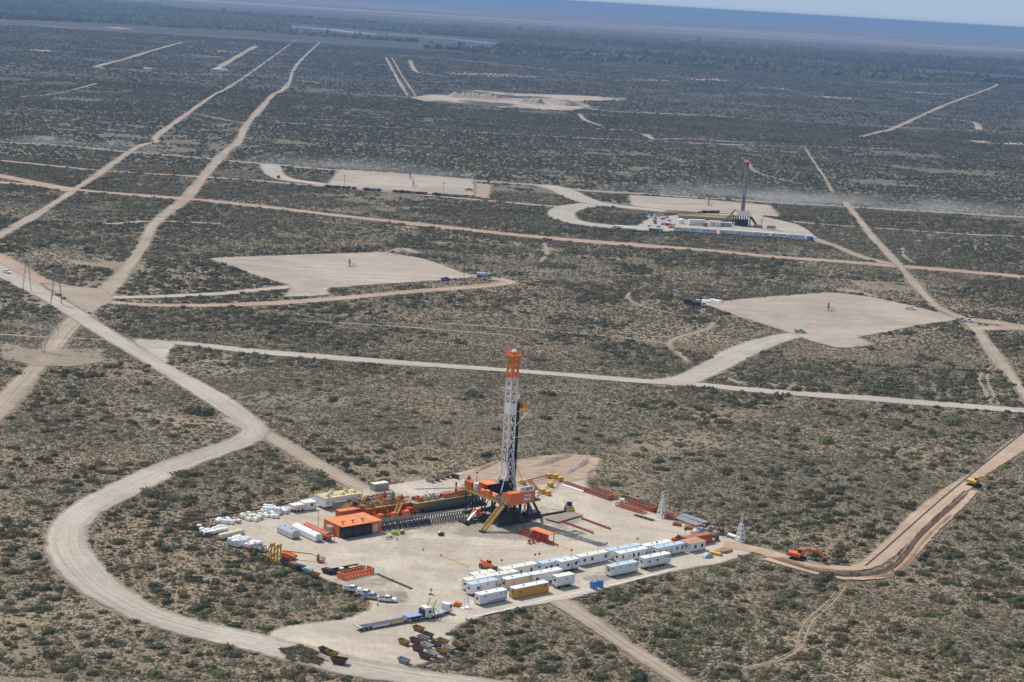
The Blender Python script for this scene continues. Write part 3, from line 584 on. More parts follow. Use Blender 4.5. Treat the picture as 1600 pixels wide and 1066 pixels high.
# ------------------------------------------------------------------ cabins and containers
def cabin(p1, p2, label, W=2.5, Hh=2.7, z0=.35, wall='white', roof='white', wins=(), doors=(), wheels=False, yaw=YA, name='office_trailer', cat='trailer', group='white cabins and trailers along the south east edge', stripe=None, endwin=True, over=.08, acs=0, hip=False, L=None, back=0.0, ends=True):
    loc, yaw, L0 = two(p1, p2, yaw); L = L or L0
    c, s_ = math.cos(yaw), math.sin(yaw); loc = (loc[0] - s_ * back, loc[1] + c * back, ZP)
    t = T(name, label, cat, loc, yaw, group)
    b = MB().box(0, L, 0, W, z0, z0 + Hh); b.build('body', pt(wall), t)
    if ends:
        cn = MB()
        for x in (0, L):
            for y in (0, W): cn.box(x - .05, x + .05, y - .05, y + .05, z0 - .02, z0 + Hh - .01)
        cn.box(-.03, L + .03, -.03, W + .03, z0 - .12, z0 + .1)
        cn.build('corner_frame', pt('galv') if wall == 'white' else pt(wall), t)
    rf = MB()
    if hip: rf.add([(-over, -over, z0 + Hh), (L + over, -over, z0 + Hh), (L + over, W + over, z0 + Hh), (-over, W + over, z0 + Hh), (L * .2, W / 2, z0 + Hh + .5), (L * .8, W / 2, z0 + Hh + .5)], [(0, 1, 5, 4), (1, 2, 5), (2, 3, 4, 5), (3, 0, 4), (3, 2, 1, 0)])
    else: rf.box(-over, L + over, -over, W + over, z0 + Hh, z0 + Hh + .10)
    r_ = rf.build('roof', pt(roof), t)
    if not hip:
        sm = MB()
        for k in range(1, int(L / 1.25)): sm.box(k * 1.25 - .03, k * 1.25 + .03, -over, W + over, z0 + Hh + .10, z0 + Hh + .14)
        if sm.v: sm.build('roof_seam', pt('galv' if roof != 'roofrust' else roof), r_)
    for u, w_, h_, zc in wins:
        x = u * L
        f = MB().box(x - w_ / 2 - .07, x + w_ / 2 + .07, -.05, -.002, z0 + zc - .07, z0 + zc + h_ + .07).build('window', pt('galv'), t)
        MB().box(x - w_ / 2, x + w_ / 2, -.07, -.052, z0 + zc, z0 + zc + h_).build('pane', pt('glass'), f)
    for u in doors:
        x = u * L; d = MB().box(x - .42, x + .42, -.05, -.002, z0 + .02, z0 + 2.05).build('door', pt('galv'), t)
        MB().box(x + .28, x + .34, -.10, -.052, z0 + .95, z0 + 1.1).build('handle', pt('dark'), d)
        MB().box(x - .5, x + .5, -.9, -.06, 0, z0).build('step', pt('darkgrey'), t)
    if endwin:
        f = MB().box(-.05, -.002, W * .3, W * .7, z0 + 1.1, z0 + 1.9).build('window', pt('galv'), t); MB().box(-.07, -.052, W * .34, W * .66, z0 + 1.15, z0 + 1.85).build('pane', pt('glass'), f)
    if L > 7 and endwin: MB().box(L * .985 - .8, L * .985 - .1, -.5, -.06, z0 + 1.75, z0 + 2.25).build('air_conditioner', pt('galv'), t)
    if L > 7 and not hip: MB().box(L * .3, L * .3 + .5, W * .4, W * .6, z0 + Hh + .1, z0 + Hh + .4).cyl((L * .7, W * .5, z0 + Hh + .1), (L * .7, W * .5, z0 + Hh + .6), .12, 8).build('roof_vent', pt('galv'), t)
    for k in range(acs):
        MB().box(-.55, -.05, W * .35, W * .7, z0 + 1.9 - k, z0 + 2.5 - k).build('air_conditioner', pt('galv'), t)
    ch = MB().box(.05, L - .05, .25, .45, z0 - .3, z0 - .13).box(.05, L - .05, W - .45, W - .25, z0 - .3, z0 - .13)
    if wheels:
        ch.box(-1.2, .05, W / 2 - .08, W / 2 + .08, z0 - .3, z0 - .15)
        for x in (L * .62, L * .75, L * .12):
            for y in (.2, W - .2): wheel(t, x, y, .38, .24, False)
    else:
        for x in (.6, L / 2, L - .6): ch.box(x - .2, x + .2, .2, .6, 0, z0 - .3).box(x - .2, x + .2, W - .6, W - .2, 0, z0 - .3)
    ch.build('chassis', pt('darkgrey'), t)
    if stripe:
        MB().box(.3 * L, .98 * L, -.03, -.002, z0 + .25, z0 + .42).box(.55 * L, .98 * L, -.03, -.002, z0 + .5, z0 + .62).build('blue_stripe', pt(stripe), t)
    return t
w3 = lambda *us: tuple((u, .75, .75, 1.1) for u in us)
sm = lambda *us: tuple((u, .35, .35, 1.9) for u in us)
cabin((729.6, 926), (769, 918), "cream roofed white trailer at the far left end of the cabin rows", wins=w3(.15, .35, .62, .82), roof='roofcream', z0=.8, wheels=True, L=10.5)
cabin((741, 915), (770, 908), "short cream roofed cabin tucked behind the leftmost trailer", roof='roofcream', L=8)
cabin((736, 932.5), (777.7, 924), "white trailer with light blue roof and one big window, second from the left", wins=((.25, .9, .9, .9),) + sm(.6) + ((.93, .5, .45, 1.7), (.93, .5, .45, .9)), roof='roofblue', z0=.8, wheels=True, doors=(.35,))
cabin((749.5, 947.6), (791.5, 939), "white container trailer with dark blue stripes, nearest the trucks", wins=sm(.2, .78), stripe='stripe', roof='white', z0=.55)
cabin((803.9, 936.5), (855.5, 925), "mustard yellow cabin with a white roof among the white ones", wall='mustard', roof='white', wins=((.15, .7, .6, 1.3), (.52, .4, .4, 1.7), (.78, .6, .45, 1.8), (.88, .6, .45, 1.8)), z0=.3, acs=2)
cabin((791, 922), (829, 914), "white cabin with ribbed roof and pinkish side behind the yellow cabin", wall='cream', roof='white', acs=1, doors=(.3,))
cabin((833, 916), (878, 907), "long white cabin right of the ribbed roof cabin in the middle row", wins=((.13, .8, .8, .9), (.85, .8, .5, 1.4)), roof='white', z0=.7, wheels=True)
cabin((771, 916), (809, 908.5), "narrow cream roofed cabin in the middle row left of the ribbed roof cabin", roof='roofcream', wins=sm(.3, .7))
cabin((786, 906.5), (843.7, 897.5), "long cream roofed cabin with three dark doors, left end of the back row", wins=((.32, .6, 1.2, .4), (.52, .6, 1.2, .4), (.82, .7, 1.4, .4)), roof='roofcream', L=13.2)
cabin((846.5, 896.5), (899, 887), "light blue roofed cabin in the back row behind the small square cabin", wins=((.14, .8, .7, .9), (.31, .8, 1.5, .3)), roof='roofblue', L=12)
cabin((875.4, 896), (905, 890.5), "short white cabin with two black windows raised on a frame", wins=((.4, .9, .9, 1.0), (.82, 1.0, .9, 1.0)), doors=(.62,), z0=.8, L=7.5)
cabin((870.5, 921), (898.5, 914.6), "small cream roofed white box cabin on a wheeled chassis beside the yellow cabin", wins=((.55, .35, .35, 1.5),), roof='roofcream', z0=1.0, wheels=True, L=6.6, Hh=2.6)
cabin((906.3, 886), (949.4, 877.5), "white cabin with three square windows in the middle of the back row", wins=((.15, .9, .9, 1.1), (.42, .9, .9, 1.1), (.9, .9, .9, 1.1)), roof='roofcream', L=11.6)
cabin((952.5, 876), (1003, 868), "very long light blue roofed cabin behind the cabin with five windows", wins=w3(.3, .4, .5, .6), roof='roofblue', L=13.5)
cabin((967.5, 880.5), (1016, 871.5), "white cabin with five dark windows and side stairs", wins=((.12, .6, 1.1, .9), (.36, .3, .5, 1.2), (.5, .8, 1.2, .8), (.67, .8, 1.3, .7), (.95, .6, 1.2, .8)), doors=(.81,), roof='white', L=12)
cabin((954.4, 903), (996, 895.5), "pale grey cabin with an orange end stripe and light blue roof, front row", wall='white', roof='roofblue', wins=sm(.35, .7), z0=.6, L=11).name
cabin((1006, 891), (1047, 882.5), "white cabin on a dark chassis, rightmost of the front row", wins=((.2, .7, .5, 1.2), (.5, .7, .6, 1.2)) + sm(.78, .9), z0=.9, L=11.2, wheels=True)
cabin((1008, 869), (1050, 861), "white roofed cabin at the back of the right cabin cluster", roof='white', L=11.5)
cabin((1026, 872), (1072.2, 863.5), "light blue roofed cabin with an open dark red doorway", wins=((.1, .4, 1.1, .8), (.32, .45, 1.1, .8), (.72, .8, .9, 1.1), (.9, .6, 1.0, 1.0)), doors=(.52,), roof='roofblue', L=12.2)
cabin((1077.7, 864), (1102.5, 859), "small white hut with a rust red hipped roof, right end of the cabins", wins=((.35, .9, 1.0, .9), (.78, .9, 1.0, .9)), roof='roofrust', hip=True, over=.3, L=6.8, W=4.2)
MB().box(.2, 1.4, -.06, -.03, 2.5, 2.9).box(-.06, -.03, .2, 2.3, 2.5, 2.9).build('orange_stripe', pt('yellow'), bpy.data.objects["office_trailer.015"])
t = cabin((1076, 857), (1119.7, 848.5), "long rusty orange container behind the small hut", wall='redorange', roof='rustred', endwin=False, name='shipping_container', cat='container', group=None, L=11.5, W=2.6, Hh=2.8, z0=.15, back=1.0)
cabin((531, 812), (575, 805.5), "closed orange container behind the big orange generator house", wall='redorange', roof='orange_roof', endwin=False, name='shipping_container', cat='container', group=None, z0=.1, Hh=2.5, L=11)
cabin((523, 797), (563, 789.5), "grey green container with a cream roof beside the white tank house", wall='greygreen', roof='roofcream', endwin=False, name='shipping_container', cat='container', group=None, z0=.1, Hh=2.5, L=10.5)
cabin((585, 768), (602, 765), "pale cream container half hidden behind the mud tanks", wall='greygreen', roof='roofcream', endwin=False, name='shipping_container', cat='container', group=None, z0=.1, Hh=2.3, L=6)
cabin((477, 799), (490, 796.5), "small white equipment box left of the white tank house", wall='white', roof='white', endwin=False, name='equipment_box', cat='container', group=None, z0=.3, Hh=2.4, L=4.2, W=3.2, wins=((.6, .8, .8, 1.2),))
cabin((459, 802), (472, 799), "cream equipment box on legs beside the bag stacks", wall='cream', roof='roofcream', endwin=False, name='equipment_box', cat='container', group=None, z0=1.2, Hh=1.2, L=4.2, W=3)
# portable tanks (long axis away from the camera)
def long_tank(p, W, L, Hh, col, label, prof='oct'):
    t = T('storage_tank', label, 'tank', base(p[0], p[1], ZP), YA)
    r = W / 2; pr = []
    if prof == 'oct': pr = [(0, .35), (W, .35), (W, Hh * .72), (W * .78, Hh), (W * .22, Hh), (0, Hh * .72)]
    else:
        for k in range(14): a = -math.pi / 2 + 2 * math.pi * k / 14; pr.append((r + r * math.cos(a), .45 + Hh / 2 - .2 + (Hh / 2 - .1) * math.sin(a)))
    MB().prism(pr, 0, L).build('shell', pt(col), t)
    MB().box(.1, W - .1, -.1, L + .1, .0, .34).build('skid', pt('darkgrey' if col != 'orange' else 'redorange'), t)
    MB().cyl((r, L * .3, Hh - .02), (r, L * .3, Hh + .25), .35, 12).cyl((r, L * .75, Hh - .02), (r, L * .75, Hh + .2), .3, 12).build('hatch', pt(col), t)
    lad = MB().beam((W * .3, -.12, .3), (W * .3, -.12, Hh), .06).beam((W * .55, -.12, .3), (W * .55, -.12, Hh), .06)
    for k in range(int(Hh / .35)): lad.beam((W * .3, -.12, .4 + k * .35), (W * .55, -.12, .4 + k * .35), .05)
    lad.build('ladder', pt('galv'), t)
    return t
long_tank((464.6 - 9, 843.5), 3.0, 8.5, 2.7, 'silver', "stubby silver tank, left of the three tanks")
long_tank((492.5, 848), 2.7, 13.5, 2.6, 'white', "long white tank between the silver and the orange tank")
ot = long_tank((508, 846.5), 2.6, 13, 2.6, 'redorange', "long orange tank beside the generator house", 'round')
MB().box(-.1, 2.7, -1.3, 0, 1.9, 2.0).rail([(0, -1.2, 2.0), (2.6, -1.2, 2.0)], .9).box(0, .12, -1.2, -1.1, 0, 1.9).box(2.5, 2.62, -1.2, -1.1, 0, 1.9).build('platform', pt('redorange'), ot)
# generator house
loc, yw, L = two((532, 841.5), (592.5, 832), YA)
gh = T('generator_house', "big orange generator house of four joined containers with black radiators", 'generator', loc, YA)
D = 9.6
MB().box(0, 11.2, .9, D, .25, 3.8).build('body', pt('orange'), gh)
MB().box(11.25, 15.2, -.6, D, .25, 3.9).build('side_container', pt('orange'), gh)
MB().box(12.0, 13.6, -.68, -.602, .4, 2.9).build('white_door', pt('galv'), gh)
for k in range(3):
    x = k * 3.75; q = MB().box(x - .1, x + 3.62, -.9, D + .1, 3.82 + k * .01, 3.96 + k * .01).build('roof_panel', pt('orange_roof'), gh)
    ex = MB().cyl((x + 1.8, 1.6, 3.96), (x + 1.8, 1.6, 4.8), .16, 8).box(x + 1.1, x + 2.5, 1.45, 1.75, 4.7, 4.9); ex.build('exhaust', pt('darkgrey'), gh)
    rr = MB().box(x + .12, x + 3.55, -1.3, .895, .3, 3.5); rr.build('radiator', pt('black'), gh)
    fn = MB()
    for a in range(8): fn.beam((x + 1.8, -1.35, 1.9), (x + 1.8 + 1.3 * math.cos(a * .785), -1.35, 1.9 + 1.3 * math.sin(a * .785)), .09)
    fn.build('fan', pt('darkgrey'), gh)
MB().box(11.2, 15.3, -.7, D + .1, 3.92, 4.05).build('roof_panel', pt('orange_roof'), gh)
MB().box(-.1, 15.3, .95, D, .0, .24).build('skid', pt('dark'), gh)
MB().box(.5, 3.5, -3.4, -1.0, .0, .06).box(4.2, 7.5, -3.3, -1.0, .0, .06).box(8.2, 11, -3.2, -1.0, .0, .06).build('floor_mat', pt('greygreen'), gh)
MB().box(-1.4, -.05, 4, 6.5, .6, 2.8).build('side_box', pt('galv'), gh)
# ------------------------------------------------------------------ white tank house
loc, yw, L = two((507, 797.5), (565, 786), YA)
wt = T('mud_tank', "tall white tank house with yellow railings on its roof", 'tank', loc, YA)
MB().box(0, 15, 0, 6.2, 1.0, 3.9).build('body', pt('white'), wt)
MB().box(-.1, 15.1, -.1, 6.3, 3.9, 4.0).build('deck', pt('drum'), wt)
MB().rail([(0, 0, 4), (15, 0, 4), (15, 6.2, 4), (0, 6.2, 4), (0, 0, 4)], 1.1, .09, 1.5).rail([(4, 3, 4), (14, 3, 4)], 1.1, .08, 1.5).build('handrail', pt('yellowb'), wt)
for x, y, hh in ((2.2, 1.5, 1.3), (5, 4, 1.2), (8, 1.6, .9), (11, 4, 1.4), (13, 2, 1.0)):
    m_ = MB().box(x - .7, x + .7, y - .5, y + .5, 4, 4 + hh * .6).cyl((x, y, 4), (x, y, 4 + hh), .35, 10); m_.build('agitator', pt('cream'), wt)
MB().beam((3.5, 3.5, 5.0), (5.0, 2.8, 6.3), .12).beam((9.8, 3.5, 5), (10.6, 2.5, 6.2), .16).build('davit', pt('white'), wt)
lg = MB()
for x in (.3, 5, 10, 14.7):
    for y in (.3, 5.9): lg.box(x - .15, x + .15, y - .15, y + .15, 0, 1.0)
lg.build('leg', pt('darkgrey'), wt)
for x, z in ((1.2, 2.2), (11.5, 2.5), (13.8, 2.8)): MB().box(x - .25, x + .25, -.06, -.002, z, z + .5).build('vent', pt('darkgrey'), wt)
st = MB()
for y in (6.9, 7.6): st.beam((4, y, 0), (9, y, 3.9), .1, .2)
st.build('stair', pt('yellow'), wt)
# ------------------------------------------------------------------ drilling rig
o3 = P(790, 768, 9)
rig = T('drilling_rig', "tall white and orange drilling rig at the centre of the pad", 'drilling rig', (o3.x, o3.y, ZP), YA)
FZ = 8.7
def lattice(mb, prof, wfun, zs, leg, br, x0=0, y0=0, lean=(0, 0), panels=True):
    c = lambda z, i: Vector((x0 + lean[0] * z + wfun(z)[0] / 2 * (1 if i in (1, 2) else -1), y0 + lean[1] * z + wfun(z)[1] / 2 * (1 if i in (2, 3) else -1), z))
    for za, zb in zip(zs[:-1], zs[1:]):
        for i in range(4):
            mb.beam(c(za, i), c(zb, i), leg)
            if panels:
                j = (i + 1) % 4; mb.beam(c(zb, i), c(zb, j), br); mid = (c(zb, i) + c(zb, j)) / 2
                mb.beam(c(za, i), mid, br); mb.beam(c(za, j), mid, br)
wf = lambda z: (2.6 + max(0, (17 - z)) * .28, 2.6 + max(0, (17 - z)) * .12)
m_ = MB(); lattice(m_, None, wf, [FZ, 11.5, 14, 17, 20, 23, 26, 29, 32, 35, 38, 41, 44, 47], .27, .13, 0, 0)
ms_ = m_.build('mast', pt('mast'), rig)
MB().box(-1.42, 1.42, -1.46, -1.34, 35.2, 38.8).box(-1.46, -1.34, -1.42, 1.42, 35.2, 38.8).build('wind_board', pt('white'), rig)
m_ = MB(); lattice(m_, None, lambda z: (2.5, 2.5), [47, 49, 51, 53, 54.6], .42, .25, 0, 0)
m_.box(-1.9, 1.9, -1.9, 1.9, 54.6, 54.9).rail([(-1.9, -1.9, 54.9), (1.9, -1.9, 54.9), (1.9, 1.9, 54.9), (-1.9, 1.9, 54.9), (-1.9, -1.9, 54.9)], 1.1, .14, 1.2); m_.box(-1.0, 1.0, -.7, .7, 54.9, 56.0)
m_.build('crown', paint('crown_orange', (.80, .22, .02), .5, var=.06), rig)
MB().cyl((.9, -.4, 55.9), (.9, .4, 55.9), .6, 12).cyl((.5, .6, 55.9), (.5, 1.0, 55.9), .55, 12).build('sheave', pt('white'), rig)
MB().beam((.4, 0, 56), (.4, 0, 58), .1).beam((-.2, .1, 58), (1.0, -.1, 57.6), .1).build('gin_pole', pt('yellowb'), rig)
MB().beam((-1.2, 1.2, 55), (-1.2, 1.2, 58), .07).build('antenna', pt('steel'), rig)
MB().beam((-.3, -.2, FZ), (-.3, -.2, 47), .34).beam((.5, .3, 30), (.5, .3, 46), .25).build('drive_guide', pt('yellow'), rig)
ca = MB()
for k in range(3): ca.beam((.1 + .16 * k, .2, FZ + 8), (.1 + .12 * k, .2, 54), .05)
ca.build('drilling_line', pt('steel'), rig)
MB().box(-.6, .9, -.4, .5, 18.5, 23.5).box(-.3, .6, -.3, .3, 16, 18.5).build('top_drive', pt('darkgrey'), rig)
bl = MB()
for i in range(5):
    for j in range(7): bl.cyl((2.0 + i * .28, -.95 + j * .32, FZ + .2), (1.9 + i * .28, -.9 + j * .3, 38.9), .12, 6)
bl.build('racked_pipe', pt('black'), rig)
mk = MB().box(1.4, 6.4, -1.9, -1.2, 36.0, 36.25).box(1.4, 6.4, 1.6, 2.2, 36.0, 36.25).box(6.4, 6.5, -1.9, 2.2, 36.0, 36.25)
for k in range(7): mk.beam((4.0, -1.2 + k * .45, 36.15), (6.4, -1.2 + k * .45, 36.15), .12)
mk.rail([(3.6, -1.9, 36.2), (6.5, -1.9, 36.2), (6.5, 2.2, 36.2), (3.6, 2.2, 36.2)], 1.9, .12, .9)
mk.box(6.45, 6.5, -1.9, 2.2, 36.2, 37.9).box(3.8, 6.5, 2.1, 2.2, 36.2, 37.9)
mk.build('monkey_board', pt('yellow'), rig)
MB().beam((1.35, -1.3, 31), (6.6, -1.8, 36), .22).beam((1.35, 1.3, 31), (6.6, 2.0, 36), .22).beam((7.2, -1.8, 33.4), (7.2, -1.8, 36), .14).beam((6.3, -1.8, 33.4), (6.3, -1.8, 36), .14).beam((6.3, -1.8, 33.4), (7.2, -1.8, 33.4), .14).build('board_brace', pt('mast'), rig)
MB().beam((0, -1.4, 27.2), (9.2, -1.8, 27.5), .16).beam((-1.3, -1.3, 43.6), (-4.2, 0.4, 44.2), .3).box(1.4, 2.6, -1.4, -.9, 40.2, 41.4).build('tong_arm', pt('mast'), rig)
# A frame legs
af = MB()
for y in (-2.4, 2.4): af.beam((-2.4, y, FZ), (-.9, y * .55, 19), .4).beam((2.6, y, FZ), (1.2, y * .5, 22), .28).beam((-4.2, y, FZ), (-1.0, y * .5, 16), .25)
af.build('mast_leg', pt('mast'), rig)
MB().beam((1.4, -1.6, 20), (4.4, -5.5, FZ + 1), .14).build('standpipe', pt('steel'), rig)
# substructure
sb = MB()
for x in (-9.4, -5.2, -1, 3.2):
    for y in (-8.5, -4.5, .5, 5.5, 9.2):
        sb.box(x - .17, x + .17, y - .17, y + .17, .8, FZ - .5)
for y in (-8.5, -4.5, .5, 5.5, 9.2):
    sb.beam((-9.4, y, .8), (-1, y, FZ - .6), .22).beam((-1, y, .8), (3.2, y, FZ - .6), .22); sb.box(-9.8, 3.6, y - .2, y + .2, FZ - .9, FZ - .45)
for x in (-9.4, 3.2):
    sb.beam((x, -8.5, .8), (x, -4.5, FZ - .6), .2).beam((x, 9.2, .8), (x, 5.5, FZ - .6), .2); sb.box(x - .2, x + .2, -8.7, 9.6, FZ - .9, FZ - .45)
sb.box(-9.9, 4, -9.2, -7.8, 0, .8).box(-9.9, 4, -.2, 1.2, 0, .8).box(-9.9, 4, 8.4, 9.8, 0, .8)
sb.build('substructure', pt('dark'), rig)
lb = MB()
for y in (-6.4, -2.6): lb.beam((10.2, y, .6), (5.2, y, FZ - .4), .55, .7).beam((4.4, y, .6), (4.8, y, FZ - .4), .45)
lb.box(2.2, 11, -7, -2.2, 0, .8).box(5, 10.6, -6.2, -3, .8, 1.9); lb.build('mast_shoe', pt('dark'), rig)
eq = MB()
for x, y, s_, h_ in ((-3.5, -6, 1.2, 2.2), (0, -6.5, 1.2, 2.0), (1.5, -3, 1.0, 2.8), (-2, 4, 1.0, 1.8), (.3, 0, .7, 5.0)): eq.box(x - s_, x + s_, y - s_, y + s_, .8, h_ + .8).cyl((x, y, .8), (x, y, h_ + 1.6), .5, 8)
eq.build('blowout_preventer', pt('darkgrey'), rig)
MB().box(-10.2, 4.2, -13.2, 10.4, FZ - .42, FZ).build('drill_floor', pt('darkgrey'), rig)
MB().box(-10.4, -10.2, -9.0, 10.6, FZ - .55, FZ + .12).box(-10.4, 4.3, 10.4, 10.6, FZ - .55, FZ + .12).rail([(-10.3, -9, FZ), (-10.3, 10.5, FZ), (4.2, 10.5, FZ)], 1.1, .1, 1.4).build('floor_railing', pt('yellow'), rig)
sp = MB()
for y in (-6, -1, 3, 7): sp.beam((-10.3, y, FZ - .5), (-8.6, y, 1), .16)
sp.build('brace', pt('dark'), rig)
# dog house and wind walls
dh = MB().box(-8.9, 1.3, -13.3, -13.0, FZ - .5, FZ + 3.3).box(-9.0, -8.8, -13.3, -9.4, FZ - .5, FZ + 3.2).box(1.1, 1.3, -13.3, -10.2, FZ - .5, FZ + 3.3).box(-8.9, -3.5, -13.3, -10.5, FZ + 3.2, FZ + 3.4)
dh.build('wind_wall', pt('orange'), rig)
MB().box(-4.9, 1.2, -13.1, -12.9, FZ + 3.32, FZ + 5.0).build('upper_sign_board', pt('white'), rig)
MB().box(-3.4, -.4, -13.36, -13.32, FZ + .55, FZ + 2.35).build('sign_plate', pt('white'), rig)
MB().box(1.6, 3.4, -13.0, -8.6, FZ + 3.2, FZ + 3.4).add([(1.5, -13, FZ + 3.4), (3.5, -13, FZ + 3.4), (3.5, -8.6, FZ + 5.6), (1.5, -8.6, FZ + 5.6)], [(0, 1, 2, 3)]).build('slanted_roof', pt('orange_roof'), rig)
MB().box(1.5, 1.7, -13, -12.8, FZ, FZ + 3.3).box(3.2, 3.4, -13, -12.8, FZ, FZ + 3.3).box(1.4, 3.0, -10, -8.8, FZ, FZ + 2.9).build('end_frame', pt('greygreen'), rig)
def text(body, size, loc, rot, parent, name, mat, sx=1.0):
    c = bpy.data.curves.new(name, 'FONT'); c.body = body; c.size = size; c.align_x = 'CENTER'; c.align_y = 'CENTER'; c.extrude = .01; c.offset = .03
    o = bpy.data.objects.new(name, c)
    me = bpy.data.meshes.new_from_object(o); bpy.data.objects.remove(o); o = bpy.data.objects.new(name, me); COL.objects.link(o)
    me.materials.append(mat); o.parent = parent; o.location = loc; o.rotation_euler = rot; o.scale = (sx, 1, 1); return o
text("T-809", 1.55, (-1.85, -13.12, FZ + 4.15), (R(90), 0, 0), rig, 'lettering', pt('dark'), 1.2)
text("TW21", 1.45, (-1.9, -13.38, FZ + 1.45), (R(90), 0, 0), rig, 'lettering', pt('dark'), .85)
# floor machinery
MB().box(-8.8, -6.8, 1.2, 3.6, FZ, FZ + 3.4).build('driller_cabin', pt('orange'), rig)
MB().box(-6.6, -3.4, -.6, 3.0, FZ, FZ + 3.2).cyl((-6.4, 1, FZ + 2), (-3.4, 1, FZ + 2), 1.5, 14).build('drawworks', pt('black'), rig)
MB().box(-9.0, -4.2, -1.2, 3.8, FZ + 3.45, FZ + 3.6).build('cabin_roof', pt('orange_roof'), rig)
MB().box(-2.6, -.9, -2.6, .4, FZ, FZ + 4.2).build('iron_roughneck', pt('black'), rig)
for x, y, a, h_ in ((-9.2, -6.2, 1.0, 1.5), (-8.2, -4.4, 1.2, 1.2), (-9.3, -2.4, .9, 1.8), (-9.2, .2, 1.0, 1.4), (-8.8, 5.2, .9, 1.2)):
    MB().box(x - a * .6, x + a * .6, y - a, y + a, FZ, FZ + h_).cyl((x, y - a, FZ + h_), (x, y + a, FZ + h_), .45, 10).build('floor_motor', pt('orange'), rig)
MB().box(-9.8, -7.6, 6.4, 9.8, FZ, FZ + 2.6).build('tool_locker', pt('redorange'), rig)
MB().cyl((-8.2, 5.0, FZ), (-8.2, 5.0, FZ + 2.7), 1.2, 14).build('white_drum', pt('white'), rig)
MB().cyl((-9.6, -5.5, FZ + .9), (-8.8, -7.4, FZ + .9), .6, 12).box(-7.5, -6.4, -8.6, -7.2, FZ, FZ + 1.6).build('hydraulic_unit', pt('galv'), rig)
MB().cyl((-8.8, 4.6, FZ), (-8.8, 4.6, FZ + 4.5), .08, 6).cyl((-6.4, 7.6, FZ), (-6.4, 7.6, FZ + 5.2), .08, 6).box(-6.7, -6.1, 7.4, 7.8, FZ + 5.2, FZ + 5.6).build('light_pole', pt('dark'), rig)
# stairs
sm_ = MB()
for y in (-11.6, -9.9): sm_.beam((-8.9, y, FZ), (-17.6, y, .3), .18, .5)
for k in range(26): f_ = k / 26; sm_.box(-8.9 - 8.7 * f_ - .18, -8.9 - 8.7 * f_ + .12, -11.5, -10.0, FZ - (FZ - .3) * f_ - .06, FZ - (FZ - .3) * f_)
sm_.rail([(-8.9, -11.6, FZ), (-17.6, -11.6, .3)], 1.1, .12, 1.4).rail([(-8.9, -9.9, FZ), (-17.6, -9.9, .3)], 1.1, .12, 1.4)
sm_.build('stair', pt('yellow'), rig)
MB().box(-18.6, -17.2, -11.9, -9.7, 0, .5).build('stair_foot', pt('dark'), rig)
MB().beam((-10.4, 8.2, FZ + .6), (-23.5, 18.5, FZ - .8), .35).build('flow_line', pt('galv'), rig)
# catwalk machine at the left foot of the rig
cw = T('pipe_catwalk', "dark catwalk frame with an orange arm at the foot of the rig", 'catwalk', base(728, 819, ZP), YA)
MB().box(0, 9, -.9, -.3, .3, .8).box(0, 9, 2.2, 2.8, .3, .8).box(-.6, .3, -1.4, 3.2, .0, .7).box(3, 3.6, -.9, 2.8, .3, .8).box(7, 7.6, -.9, 2.8, .3, 1.2).build('frame', pt('dark'), cw)
MB().beam((1.0, .4, .8), (5.6, 1.2, 4.2), .45).build('ram', pt('steel'), cw)
MB().box(4.6, 6.4, .4, 1.8, 3.0, 4.2).box(5.4, 7.4, .7, 1.8, 1.6, 2.6).beam((2.5, 1.5, 1.5), (4.5, 1.5, 4), .5).build('arm', pt('orange'), cw)
MB().box(-1.0, 0, -1.2, .2, .8, 1.6).box(8, 9.6, -1.6, 3.2, .0, 1.8).build('winch', pt('darkgrey'), cw)
# ------------------------------------------------------------------ mud tank row
mp_ = T('mud_tank_row', "long rusty orange and dark row of mud tanks with yellow walkways and stairs", 'tank', base(595, 830, ZP), YA)
MB().box(22, 50, 12, 16.5, .9, 3.2).build('grey_tank', pt('greygreen'), mp_); MB().box(22.2, 49.8, 12.3, 16.3, .1, .9).build('tank_base', pt('black'), mp_)
MB().box(21.4, 50, 11.2, 11.9, 3.2, 3.32).box(21.4, 22, 11.2, 17, 3.2, 3.32).rail([(21.4, 11.2, 3.35), (50, 11.2, 3.35)], 1.1, .07, 1.8).build('walkway', pt('yellow'), mp_)
MB().box(21.6, 28, 11.9, 11.99, 1.6, 3.1).build('yellow_panel', pt('mustard'), mp_)
MB().box(22, 50, 8.2, 11.8, 0, .5).box(24, 49, 9, 10.5, .5, 1.5).build('skid', pt('black'), mp_)
for k, x in enumerate((4.0, 8.6, 13.2, 17.6)):
    MB().box(x, x + 3.9, 13.6, 24, .2, 3.2).build('orange_tank', pt('redorange'), mp_)
rl = MB()
for y in (13.6, 18, 24): rl.rail([(3.8, y, 3.3), (21.6, y, 3.3)], 1.1, .1, 1.6)
for x in (3.8, 10, 21.5): rl.rail([(x, 13.6, 3.3), (x, 24, 3.3)], 1.1, .1, 1.6)
rl.box(3.8, 21.6, 13.4, 14.4, 3.2, 3.3).box(3.8, 21.6, 17.5, 18.6, 3.2, 3.3)
rl.build('yellow_railing', pt('yellow'), mp_)
for i in range(14):
    x = 5 + (i % 7) * 2.4; y = 15 + (i // 7) * 5.5 + (i * 37 % 5) * .4; h_ = .8 + (i * 29 % 7) * .18
    MB().box(x - .6, x + .6, y - .5, y + .5, 3.25, 3.25 + h_).cyl((x, y, 3.25), (x, y, 3.9 + h_), .28, 8).build('agitator', pt(('rustred', 'greygreen', 'yellow')[i % 3]), mp_)
